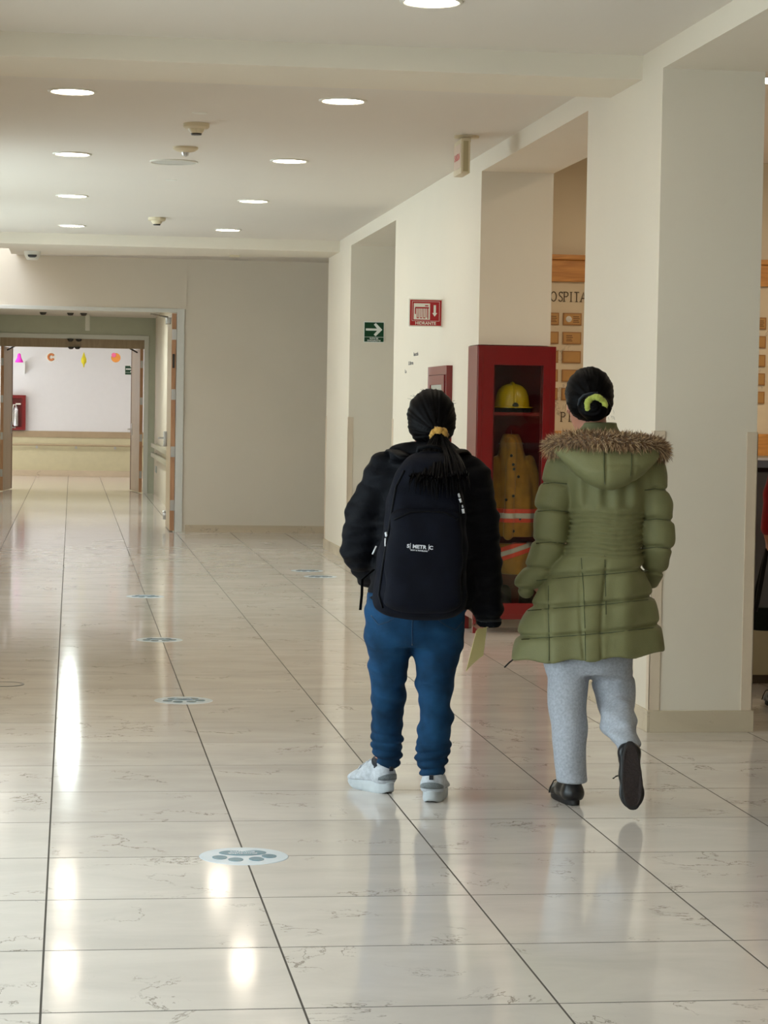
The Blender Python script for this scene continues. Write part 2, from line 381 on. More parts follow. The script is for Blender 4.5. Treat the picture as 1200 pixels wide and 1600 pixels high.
# ---- vestibule between the doorways
VX = 1.337; Y2 = 37.6
M['leaf_tan'] = wood('tan_door_veneer', lin(168, 146, 116), lin(150, 128, 100), scale=(14, 14, 1.5))
struct(MB().box(VX, VX+0.1, YE+0.12, Y2+0.1, 0, 3.0).build('wall_vestibule_right', M['wall']), 'pale wall of the vestibule with crash rails')
struct(MB().box(-VX-0.1, -VX, YE+0.12, Y2+0.1, 0, 3.0).build('wall_vestibule_left', M['wall']), 'left wall of the vestibule')
struct(MB().box(-VX, VX, YE+0.12, Y2, 2.855, 3.0).build('ceiling_vestibule', M['ceil']), 'ceiling of the vestibule')
FO2, FT2 = 1.233, 2.565
struct(MB().box(-5, -FO2, Y2, Y2+0.1, 0, 3.1).box(FO2, 5, Y2, Y2+0.1, 0, 3.1).box(-FO2, FO2, Y2, Y2+0.1, FT2, 3.1).build('wall_inner', mat('greenish_paint', lin(196, 199, 180), 0.6, var=0.02)), 'grey green wall around the second doorway')
d2 = struct(MB().box(1.16, FO2, Y2-0.02, Y2+0.03, 0, FT2, 0.004).box(-FO2, -1.16, Y2-0.02, Y2+0.03, 0, FT2, 0.004).box(-1.16, 1.16, Y2-0.02, Y2+0.03, 2.492, FT2, 0.004)
            .build('door_2', M['white_frame']), 'second doorway with white frame and two open wooden leaves')
MB().box(-1.16, 1.16, Y2+0.0, Y2+0.12, 2.35, 2.492, 0.004).build('wooden_head', M['leaf_tan'], d2)
for s in (-1, 1):
    a = math.radians(5.6)*s
    ox, oy = 1.12*s, Y2+0.05
    lf = bpy.data.objects.new('leaf_pivot', None)
    bpy.data.objects.remove(lf)
    q = MB().box(-0.024, 0.024, 0.0, 1.12, 0.012, 2.35)
    lf = q.build('leaf', M['leaf_tan'], d2, loc=(ox, oy, 0)); lf.rotation_euler.z = a
    MB().box(-0.025, 0.025, -0.01, 0.0, 0.012, 2.35).build('edge', M['door_wood'], lf)
    MB().box(-0.030, 0.030, 1.08, 1.14, 0.012, 2.35).build('edge', M['door_dark'], lf)
    for z in (2.1, 1.5, 0.9, 0.3): MB().box(-0.02, 0.02, -0.012, 0.002, z-0.06, z+0.06).build('hinge', M['steel'], lf)
    MB().tube([(-s*0.03, 0.98, 1.03), (-s*0.09, 0.98, 1.03), (-s*0.09, 0.86, 1.03)], 0.012).box(-0.035 if s > 0 else 0.02, -0.02 if s > 0 else 0.035, 0.95, 1.01, 0.93, 1.13).build('lever_handle', M['steel'], lf)
    MB().tube([(-s*0.04, 0.3, 2.30), (-s*0.2, 0.12, 2.37), (-s*0.33, 0.0, 2.40)], 0.014).build('door_closer', M['dark_metal'], lf)
for px, py in ((110, 531), (123, 531), (111, 543), (121, 543)):
    p = on_y(px, py, Y2-0.01); MB().lathe([(0.0, -0.03), (0.03, -0.025), (0.05, 0.0), (0.05, 0.012)], (p[0], Y2-0.02, min(p[2], 2.48))).build('magnet_catch', M['dark_metal'], d2, smooth=40)
for px in (67, 110, 131):
    p = on_z(px, 487, 2.855)
    tag(MB().lathe([(0.0, -0.045), (0.035, -0.04), (0.05, -0.015), (0.055, 0.0)], (p[0], 36.2, 2.855)).build('ceiling_sensor', M['dark_metal'], smooth=40), 'small dark sensor dome on the vestibule ceiling', 'sensor', 'vestibule ceiling sensors')
p = on_y(137, 497, 36.8); tag(MB().box(p[0]-0.035, p[0]+0.035, 36.78, 36.84, p[2]-0.2, 2.855, 0.01).build('hanging_bracket', M['white_plastic']), 'white bracket hanging from the vestibule ceiling', 'bracket')
for z in (0.80, 0.65):
    tag(MB().box(VX-0.075, VX-0.03, 28.6, 36.9, z-0.035, z+0.035, 0.012).box(VX-0.03, VX, 28.9, 29.0, z-0.03, z+0.03).box(VX-0.03, VX, 36.4, 36.5, z-0.03, z+0.03).build('crash_rail', mat('crash_rail_vinyl', lin(176, 170, 150), 0.45, var=0.03)),
        'upper grey crash rail on the vestibule wall' if z > 0.7 else 'lower grey crash rail on the vestibule wall', 'rail')
for i, (y, c) in enumerate(((36.6, (150, 160, 160)), (32.2, (58, 92, 130)))):
    tag(MB().box(VX-0.006, VX, y-0.32, y+0.32, 0.37, 0.47).build('wall_sticker', mat('sticker_%d' % i, lin(*c), 0.4, var=0.15, vscale=30)), ['pale grey sticker low on the vestibule wall', 'blue sticker low on the vestibule wall'][i], 'sticker')

# ---- ward room at the very end
struct(MB().box(-5, 5, 46.0, 46.1, 0, 3.1).build('wall_back', mat('ward_wall_paint', lin(226, 226, 226), 0.6, var=0.01)), 'bright white wall at the very end of the passage')
struct(MB().box(-5.1, -5, Y2, 46.1, 0, 3.1).box(5, 5.1, Y2, 46.1, 0, 3.1).build('wall_ward_sides', M['wall']), 'side walls of the far room')
struct(MB().box(-5, 5, Y2+0.1, 46, 2.952, 3.1).build('ceiling_ward', M['ceil']), 'ceiling of the far room')
struct(MB().box(-5, 5, 45.965, 46.0, 0.77, 0.893, 0.004).build('trim_5', mat('wainscot_rail', lin(170, 150, 120), 0.4, var=0.04)), 'tan protective board along the far wall')
struct(MB().box(-5, 5, 45.985, 46.0, 0.117, 0.77).build('trim_6', mat('wainscot_panel', lin(206, 198, 162), 0.45, var=0.03)), 'pale yellow wainscot on the far wall')
struct(MB().box(-5, 5, 45.95, 46.0, 0, 0.117, 0.004).build('baseboard_back', M['base_marble']), 'marble baseboard along the far wall')
hr = thing('handrail', 'tan handrail on brackets along the far wainscot', 'handrail', (0, 45.9, 0))
MB().tube([(-3, 0, 0.62), (3, 0, 0.62)], 0.022).build('rail', mat('handrail_vinyl', lin(178, 160, 128), 0.4, var=0.03), hr, smooth=40)
for i in range(-4, 6): MB().box(i*0.77+0.09-0.02, i*0.77+0.09+0.02, -0.015, 0.085, 0.55, 0.60).build('bracket', M['steel'], hr)
for y in (39.6, 43.6):  # added panels, hidden from view, that brighten the far wall
    for x in (-1.8, 1.8):
        lp = thing('fill_panel', 'unseen ceiling panel added to brighten the far room', 'light', (x, y, 2.93), group='added far room fill panels')
        MB().box(-0.62, 0.62, -0.32, 0.32, -0.02, 0.018).build('housing', M['white_plastic'], lp)
        MB().box(-0.6, 0.6, -0.3, 0.3, -0.024, -0.02).build('diffuser', emit('fill_panel_glow', (1.0, 0.97, 0.98), ROOM_FILL), lp)
# extinguisher cabinet, signs, hanging decorations
xc = thing('extinguisher_cabinet', 'red wall cabinet holding a fire extinguisher beyond the doorways', 'cabinet', (-1.07, 46.0, 0.905))
MB().box(-0.165, 0.165, -0.05, 0, 0, 0.69).build('back_panel', M['red_paint'], xc)
MB().box(-0.165, -0.145, -0.16, -0.05, 0, 0.69).box(0.10, 0.165, -0.16, -0.05, 0, 0.69).box(-0.145, 0.10, -0.16, -0.05, 0, 0.06).box(-0.145, 0.10, -0.16, -0.05, 0.63, 0.69).build('frame', M['red_paint'], xc)
MB().lathe([(0.0, 0.08), (0.05, 0.08), (0.055, 0.1), (0.055, 0.40), (0.03, 0.46), (0.015, 0.47), (0.015, 0.5), (0.0, 0.5)], (-0.02, -0.11, 0)).build('extinguisher', mat('extinguisher_steel', (0.6, 0.6, 0.62), 0.25, metal=0.9, var=0.1, vscale=20), xc, smooth=40)
MB().tube([(-0.02, -0.11, 0.49), (-0.07, -0.12, 0.5), (-0.09, -0.12, 0.4), (-0.08, -0.12, 0.2), (-0.07, -0.12, 0.1)], 0.012).box(-0.03, 0.07, -0.12, -0.1, 0.5, 0.53).build('hose', M['white_plastic'], xc)

# ---- text helper (flat print)
def text_mesh(s, size, align='CENTER', extrude=0.0006, sx=1.0, bold=0.0):
    cu = bpy.data.curves.new('lettering', 'FONT'); cu.body = s; cu.size = size; cu.align_x = align; cu.extrude = extrude; cu.offset = bold
    cu.resolution_u = 3
    ob = bpy.data.objects.new('lettering_tmp', cu); C.objects.link(ob)
    dg = bpy.context.evaluated_depsgraph_get(); dg.update()
    me = bpy.data.meshes.new_from_object(ob.evaluated_get(dg)); bpy.data.objects.remove(ob)
    if sx != 1.0:
        me.transform(Matrix.Diagonal((sx, 1, 1, 1)))
    return me
# facing -Y (towards the camera), x right, z up:
STAND = Matrix.Rotation(math.radians(90), 4, 'X')
def text_obj(s, size, m, parent, loc, mtx=STAND, sx=1.0, name='lettering', align='CENTER', bold=0.0):
    me = text_mesh(s, size, align, sx=sx, bold=bold); me.transform(mtx)
    return mk(name, me, m, parent, loc=loc)
M['sign_white'] = mat('sign_white', lin(232, 234, 226), 0.4, var=0.01)
M['sign_green'] = mat('sign_green', lin(8, 62, 34), 0.35, var=0.03)
M['sign_red'] = mat('sign_red', lin(168, 16, 28), 0.35, var=0.03)
def arrow(mb, cx, cz, L, y, rot=0.0, t=0.13, hw=0.36):
    # arrow pointing +x before rotation, chevron head
    pts = [(-0.5, -t/2), (0.18, -t/2), (-0.02, -0.30), (0.10, -0.40), (0.5, 0.0), (0.10, 0.40), (-0.02, 0.30), (0.18, t/2), (-0.5, t/2)]
    c, s = math.cos(rot), math.sin(rot)
    P = [(cx+L*(x*c-z*s), cz+L*(x*s+z*c)) for x, z in pts]; n = len(P)
    mb.add([(x, y, z) for x, z in P]+[(x, y+0.001, z) for x, z in P], [tuple(range(n)), tuple(range(n, 2*n))[::-1]]+[(i, n+i, n+(i+1) % n, (i+1) % n) for i in range(n)])
def evac_sign(label, cx, y, cz, w, h, words=True):
    t = thing('evacuation_sign', label, 'sign', (cx, y, cz))
    MB().box(-w/2, w/2, -0.004, 0, -h/2, h/2, 0.001).build('plate', M['sign_white'], t)
    g = MB(); e = 0.035*w
    g.box(-w/2+e, w/2-e, -0.0055, -0.004, -h/2+0.27*h, h/2-e); g.box(-w/2+e, w/2-e, -0.0055, -0.004, -h/2+e, -h/2+0.25*h)
    g.build('green_field', M['sign_green'], t)
    a = MB(); arrow(a, 0, 0.12*h, w*0.8, -0.007); a.build('arrow', M['sign_white'], t)
    if words:
        text_obj('RUTA DE', h*0.10, M['sign_white'], t, (0, -0.0058, -h/2+0.155*h), bold=0.0006)
        text_obj('EVACUACIÓN', h*0.10, M['sign_white'], t, (0, -0.0058, -h/2+0.06*h), bold=0.0006)
    return t
evac_sign('green sign with white arrow on the far white wall', 1.145, 46.0-0.001, 2.127, 0.22, 0.19, words=False)
evac_sign('green evacuation route sign with arrow on a column', 2.8135, 21.48-0.001, 2.157, 0.196, 0.196)
tag(MB().box(-0.935, -0.925, 45.84, 46.0, 2.02, 2.26, 0.002).build('flag_sign', M['sign_white']), 'white sign plate projecting from the far wall above the extinguisher', 'sign')
dec = [('pink', 30, 559, (240, 60, 200), 'cone', 'pink paper bell hanging in the far room'), ('ring', 80, 558, (190, 120, 70), 'ring', 'brown and white paper ring hanging in the far room'),
       ('yellow', 131, 561, (214, 200, 40), 'drop', 'yellow paper streamer hanging in the far room'), ('orange', 181, 559, (214, 140, 60), 'disc', 'orange and pink paper disc hanging in the far room')]
for nm, px, py, c, kd, lab in dec:
    p = on_y(px, py, 44.6)
    t = thing('hanging_decoration', lab, 'decoration', (p[0], 44.6, p[2]))
    MB().tube([(0, 0, 0.07), (0, 0, 2.95-p[2])], 0.003, n=5).build('string', M['sign_white'], t)
    m_ = mat('paper_'+nm, lin(*c), 0.8, var=0.1)
    if kd == 'cone': MB().lathe([(0.0, 0.09), (0.03, 0.07), (0.04, 0.0), (0.08, -0.08), (0.07, -0.09), (0.0, -0.085)], n=16).build('paper', m_, t, smooth=True)
    elif kd == 'ring':
        MB().lathe([(0.1, -0.003), (0.1, 0.003), (0.0, 0.003)], axis='y', n=24).build('backing', M['sign_white'], t)
        MB().tube([(0.055*math.cos(a), -0.012, 0.055*math.sin(a)) for a in np.linspace(0.5, 5.8, 16)], 0.022).build('paper', m_, t, smooth=True)
    elif kd == 'drop':
        MB().lathe([(0.0, 0.14), (0.015, 0.1), (0.03, 0.05), (0.05, 0.0), (0.05, -0.06), (0.02, -0.1), (0.008, -0.16), (0.0, -0.16)], n=12).build('paper', m_, t, smooth=True)
    else:
        MB().lathe([(0.0, -0.01), (0.09, -0.006), (0.09, 0.006), (0.0, 0.01)], axis='y', n=24).build('paper', m_, t)
        MB().lathe([(0.0, -0.015), (0.04, -0.012), (0.045, 0.0), (0.0, 0.004)], (-0.04, -0.006, 0.05), axis='y', n=20).build('petal', mat('paper_pink2', lin(235, 110, 150), 0.8, var=0.1), t)
# ================================================================ CEILING FITTINGS
lens_m = emit('downlight_lens', (1.0, 0.87, 0.70), LAMP)
vest_fill_m = emit('vestibule_fill_lens', (0.9, 1.0, 0.97), LAMP*9.0)
hall_fill_m = emit('side_hall_fill_lens', (1.0, 0.85, 0.66), LAMP*2.8)
def downlight(x, y, z=ZC, label='round recessed downlight glowing white in the corridor ceiling', group='corridor ceiling downlights'):
    t = thing('downlight', label, 'light', (x, y, z), group=group)
    MB().lathe([(0.108, -0.001), (0.108, -0.006), (0.118, -0.009), (0.128, -0.006), (0.130, 0.0)], cap=False, n=40).build('rim', M['white_plastic'], t, smooth=True)
    MB().lathe([(0.0, -0.004), (0.108, -0.004), (0.108, -0.0015)], n=40).build('lens', lens_m, t)
    return t
def dl_label(x, y):
    if y < 9: return 'round recessed downlight over the near end of the corridor'
    return 'round downlight in the ' + ('window-side' if x < 0.5 else 'column-side') + ' row, ' + {9.21: 'just before the shallow beam', 12.26: 'just past the shallow beam', 15.31: 'level with the ceiling speaker', 18.36: 'level with the far end of the long column', 21.41: 'just before the far beam'}[y]
d0 = downlight(-0.015, 12.26); d0['label'] = dl_label(-0.015, 12.26)
for x in (-0.015, 1.418):
    for y in (9.21, 12.26, 15.31, 18.36, 21.41, 6.16, 3.11):
        if (x, y) == (-0.015, 12.26): continue
        if y < 9 or (x < 0 and y < 10): pass
        c_ = dup(d0); c_.location = (x, y, ZC); c_['label'] = dl_label(x, y)
for y in (29.0, 33.2):  # added lamps out of view, cool fill for the vestibule
    c_ = dup(d0); c_.location = (0, y, 2.855); c_['label'] = 'unseen round downlight added to brighten the vestibule'; c_['group'] = 'added vestibule fill lamps'
    for q in c_.children:
        if q.name.startswith('lens'):
            q.data = q.data.copy(); q.data.materials[0] = vest_fill_m
for x, y in [(x_, y_) for x_ in (3.9, 5.3, 6.7) for y_ in (15.0, 12.8)]:  # added grid of unseen lamps, lifts the dark side hall
    c_ = dup(d0); c_.location = (x, y, 3.35); c_['label'] = 'unseen round downlight added to brighten the side hall'; c_['group'] = 'added side hall fill lamps'
    for q in c_.children:
        if q.name.startswith('lens'):
            q.data = q.data.copy(); q.data.materials[0] = hall_fill_m

def detector(x, y, label, nub):
    t = thing('smoke_detector', label, 'smoke detector', (x, y, ZC))
    if nub == 'chamber':
        MB().lathe([(0.076, 0.0), (0.076, -0.022), (0.066, -0.03), (0.03, -0.033)], cap=False).build('base', M['cream_plastic'], t, smooth=40)
        MB().lathe([(0.05, -0.03), (0.043, -0.045), (0.032, -0.058)], cap=False).build('cage', M['cream_plastic'], t, smooth=40)
        MB().lathe([(0.033, -0.056), (0.030, -0.067), (0.0, -0.068)]).build('chamber', M['dark_metal'], t, smooth=40)
    else:
        MB().lathe([(0.080, 0.0), (0.080, -0.012), (0.06, -0.026), (0.03, -0.034), (0.0, -0.034)]).build('base', M['cream_plastic'], t, smooth=40)
        MB().lathe([(0.026, -0.033), (0.020, -0.052), (0.008, -0.058), (0.0, -0.062)]).build('sensor', M['steel'], t, smooth=40)
    return t
detector(0.701, 13.47, 'cream smoke detector with dark sensing chamber on the ceiling', 'chamber')
detector(0.699, 14.71, 'cream dome detector with small metal tip on the ceiling', 'tip')
dd = detector(0.72, 20.26, 'small cream smoke detector near the far beam', 'chamber')
sp = thing('ceiling_speaker', 'round flush ceiling speaker with perforated grille', 'speaker', (0.664, 15.6, ZC))
MB().lathe([(0.150, 0.0), (0.163, 0.0), (0.163, -0.006), (0.157, -0.009), (0.150, -0.006)], cap=False, n=48).build('rim', M['white_plastic'], sp, smooth=40)
MB().lathe([(0.0, -0.005), (0.150, -0.005), (0.150, 0.0)], n=48).build('grille', mat('speaker_grille', lin(200, 198, 188), 0.5, var=0.05, vscale=200, bump=0.4, bscale=400), sp)
for x, y, lab in ((0.693, 12.97, 'thin round cover plate on the ceiling before the smoke detector'), (0.697, 16.86, 'thin round cover plate on the ceiling beyond the speaker')):
    tag(MB().lathe([(0.0, -0.004), (0.04, -0.004), (0.044, 0.0)], (x, y, ZC)).build('ceiling_cover_plate', M['white_plastic']), lab, 'cover plate')
# dome camera under the far beam
p = on_z(50, 390, ZL)
t = thing('dome_camera', 'white dome security camera with black eye under the far beam', 'camera', (p[0], 23.5, ZL))
MB().lathe([(0.085, 0.0), (0.085, -0.02), (0.075, -0.05), (0.055, -0.085), (0.0, -0.088)]).build('housing', M['white_plastic'], t, smooth=40)
MB().lathe([(0.0, 0.0), (0.03, 0.002), (0.045, 0.012), (0.05, 0.03), (0.0, 0.032)], (0, -0.045, -0.068), axis='z').build('lens_dome', M['black_plastic'], t, smooth=40)
p = on_z(363, 402, ZL)
tag(MB().box(p[0]-0.05, p[0]+0.05, 23.25, 23.33, ZL-0.02, ZL, 0.004).build('beam_sensor', M['cream_plastic']), 'tiny beige sensor under the far beam', 'sensor')
# hanging box sign by the lintel
t = thing('box_sign', 'beige light box sign with faded red lettering hung from the ceiling', 'sign', (2.297, 13.5, ZC))
MB().lathe([(0.075, 0.0), (0.075, -0.012), (0.03, -0.016)], (0.03, 0.14, 0), cap=False).build('canopy', M['cream_plastic'], t, smooth=40)
MB().box(0.01, 0.05, 0.1, 0.18, -0.04, -0.01).build('stem', M['cream_plastic'], t)
MB().box(-0.024, 0.030, 0.0, 0.27, -0.235, -0.03, 0.004).build('body', M['cream_plastic'], t, smooth=40)
MB().box(-0.026, -0.024, 0.02, 0.25, -0.20, -0.06).build('face', mat('sign_face', lin(214, 190, 170), 0.35, var=0.03), t)
MB().box(-0.012, 0.018, -0.003, 0.0, -0.225, -0.045, 0.001).build('end_cap', mat('sign_cap', lin(176, 160, 122), 0.5, var=0.03), t)
me = text_mesh('SALIDA', 0.055, bold=0.001)
me.transform(Matrix(((0, 0, -1, 0), (-1, 0, 0, 0), (0, 1, 0, 0), (0, 0, 0, 1))))
mk('lettering', me, mat('faded_red', lin(206, 96, 96), 0.5, var=0.1), t, loc=(-0.0265, 0.135, -0.15))

# ================================================================ COLUMN FITTINGS
# flag sign HIDRANTE
t = thing('hydrant_sign', 'red and white hydrant sign with hose pictogram and down arrow', 'sign', (2.4675, 16.05, 2.1165))
W, Hh = 0.24, 0.196
MB().box(-W/2, W/2, -0.006, 0, -Hh/2, Hh/2, 0.002).build('plate', M['sign_white'], t)
MB().box(-W/2+0.008, W/2-0.008, -0.0075, -0.006, -Hh/2+0.008, Hh/2-0.008, 0.0005).build('red_field', M['sign_red'], t)
g = MB()
g.box(-0.098, 0.098, -0.0085, -0.0075, 0.078, 0.080).box(-0.098, 0.098, -0.0085, -0.0075, -0.058, -0.056).box(-0.098, -0.096, -0.0085, -0.0075, -0.058, 0.08).box(0.096, 0.098, -0.0085, -0.0075, -0.058, 0.08)
g.build('border_line', M['sign_white'], t)
MB().box(-0.086, 0.03, -0.0085, -0.0075, -0.048, 0.066).build('pictogram_field', M['sign_white'], t)
g = MB(); g.box(-0.076, 0.022, -0.0095, -0.0085, 0.030, 0.040); g.box(-0.006, 0.018, -0.0095, -0.0085, 0.046, 0.054)
for i in range(7):
    x = -0.064+i*0.0115; g.box(x, x+0.004, -0.0095, -0.0085, -0.034, 0.032)
    if i % 2 == 0 and i < 6: g.box(x, x+0.0155, -0.0095, -0.0085, -0.040, -0.034)
g.box(0.012, 0.018, -0.0095, -0.0085, -0.044, 0.032).box(-0.078, -0.070, -0.0095, -0.0085, -0.010, 0.034)
g.build('hose_pictogram', M['sign_red'], t)
g = MB(); n = 7; P = [(-0.008, 0.055), (0.008, 0.055), (0.008, 0.0), (0.018, 0.0), (0.0, -0.026), (-0.018, 0.0), (-0.008, 0.0)]
g.add([(0.064+x, -0.0085, z) for x, z in P]+[(0.064+x, -0.0075, z) for x, z in P], [tuple(range(n)), tuple(range(n, 2*n))[::-1]]+[(i, n+i, n+(i+1) % n, (i+1) % n) for i in range(n)])
g.build('arrow', M['sign_white'], t)
text_obj('HIDRANTE', 0.029, M['sign_white'], t, (0, -0.0082, -0.083), bold=0.0006, sx=1.05)
MB().box(W/2-0.004, W/2+0.0, -0.004, 0.03, -Hh/2, Hh/2).build('wall_flange', M['sign_white'], t)
# hydrant cabinet on the long column
t = thing('hydrant_cabinet', 'flat red hydrant cabinet with small glass pane on the long column', 'cabinet', (XR, 15.95, 0.95))
hy0, hy1, hz = -0.40, 0.43, 0.79
px_ = 0.042
MB().box(-px_, 0, hy0, hy0+0.055, 0, hz).box(-px_, 0, hy1-0.055, hy1, 0, hz).box(-px_, 0, hy0+0.055, hy1-0.055, 0, 0.06).box(-px_, 0, hy0+0.055, hy1-0.055, hz-0.06, hz).build('frame', M['red_paint'], t)
dr = MB().box(-px_-0.008, -px_+0.014, hy0+0.058, hy0+0.15, 0.064, hz-0.064).box(-px_-0.008, -px_+0.014, hy1-0.15, hy1-0.058, 0.064, hz-0.064).box(-px_-0.008, -px_+0.014, hy0+0.15, hy1-0.15, 0.064, 0.22).box(-px_-0.008, -px_+0.014, hy0+0.15, hy1-0.15, hz-0.13, hz-0.064).build('door', M['red_paint'], t)
MB().box(-px_, -px_+0.004, hy0+0.145, hy1-0.145, 0.215, hz-0.125).build('pane', mat('frosted_pane', lin(168, 170, 158), 0.25, var=0.06, vscale=6), dr)
MB().box(-px_-0.02, -px_-0.008, hy0+0.07, hy0+0.09, 0.33, 0.43, 0.002).build('handle', M['steel'], dr)
# small vinyl words on the long column
words = thing('wall_lettering', 'three tiny dark vinyl words on the long white column', 'lettering', (XR-0.0008, 17.5, 1.79))
MY = Matrix(((0, 0, -1, 0), (-1, 0, 0, 0), (0, 1, 0, 0), (0, 0, 0, 1)))
for s, yy, zz in (('lacté', 17.256, 1.856), ('Libre', 17.515, 1.792), ('La', 17.781, 1.732)):
    me = text_mesh(s, 0.04, sx=3.1 if s != 'La' else 2.4, bold=0.0008, extrude=0.0005); me.transform(MY)
    mk('word', me, mat('vinyl_dark', lin(74, 74, 80), 0.5, var=0.05), words, loc=(0, yy-17.5, zz-1.79-0.014))

# ================================================================ FLOOR STICKERS
def paw_sticker(x, y, label, words=True):
    t = thing('floor_sticker', label, 'floor sticker', (x, y, 0), group='paw print floor stickers')
    MB().lathe([(0.0, 0.0012), (0.140, 0.0012), (0.1425, 0.0)], n=56).build('disc', M['stk_white'], t)
    pd = MB()
    def blob(cx, cy, rx, ry, n=28, lobe=0.0):
        P = []
        for k in range(n):
            a = 2*math.pi*k/n
            s_ = 1 - lobe*max(0, math.sin(a))**3
            P.append((cx+rx*math.cos(a), cy+ry*math.sin(a)*s_))
        pd.prism(P, 0.0012, 0.0022)
    # main pad lies on the far side, toes towards the viewer
    P = []
    for k in range(48):
        a = 2*math.pi*k/48
        x_ = 0.076*math.cos(a); y_ = 0.052+0.046*math.sin(a)
        if math.sin(a) > 0: y_ -= 0.022*math.exp(-(x_/0.028)**2)
        P.append((x_, y_))
    pd.prism(P, 0.0012, 0.0022); pad = pd.build('main_pad', M['stk_teal'], t)
    for cx, cy in ((-0.078, -0.02), (-0.030, -0.058), (0.036, -0.052), (0.080, -0.008)):
        pd = MB(); blob(cx, cy, 0.024, 0.031); pd.build('toe_pad', M['stk_teal'], t)
    if words:
        for s, yy in (('Consulta', 0.040), ('Externa', 0.066)):
            me = text_mesh(s, 0.026, bold=0.0004, extrude=0.0002); me.transform(Matrix.Rotation(math.pi, 4, 'Z'))
            mk('lettering', me, M['stk_white'], t, loc=(0, yy+0.008, 0.0025))
    return t
M['stk_white'] = mat('sticker_white', lin(206, 218, 228), 0.22, var=0.03)
M['stk_teal'] = mat('sticker_teal', lin(72, 124, 146), 0.22, var=0.04)
for x, y, l in ((0.558, 7.237, 'paw print floor sticker with white lettering closest to the walkers'), (0.553, 11.12, 'paw print floor sticker one beam span before the thick column line'), (0.545, 14.02, 'paw print floor sticker level with the red locker'), (0.56, 17.22, 'paw print floor sticker level with the end of the long column'),
                (2.067, 20.05, 'paw print floor sticker close to the evacuation sign column'), (2.11, 19.36, 'paw print floor sticker just before another, near the evacuation sign column')):
    paw_sticker(x, y, l)
p = on_z(12, 1069, 0)
t = thing('floor_cover', 'round floor access cover with dark rim set in the marble', 'floor cover', (p[0]-0.02, p[1], 0))
MB().lathe([(0.092, 0.0), (0.092, 0.0016), (0.104, 0.0016), (0.104, 0.0)], cap=False, n=48).build('rim', M['dark_metal'], t)
MB().lathe([(0.0, 0.0008), (0.092, 0.0008), (0.092, 0.0)], n=48).build('plate', M['tile'], t)
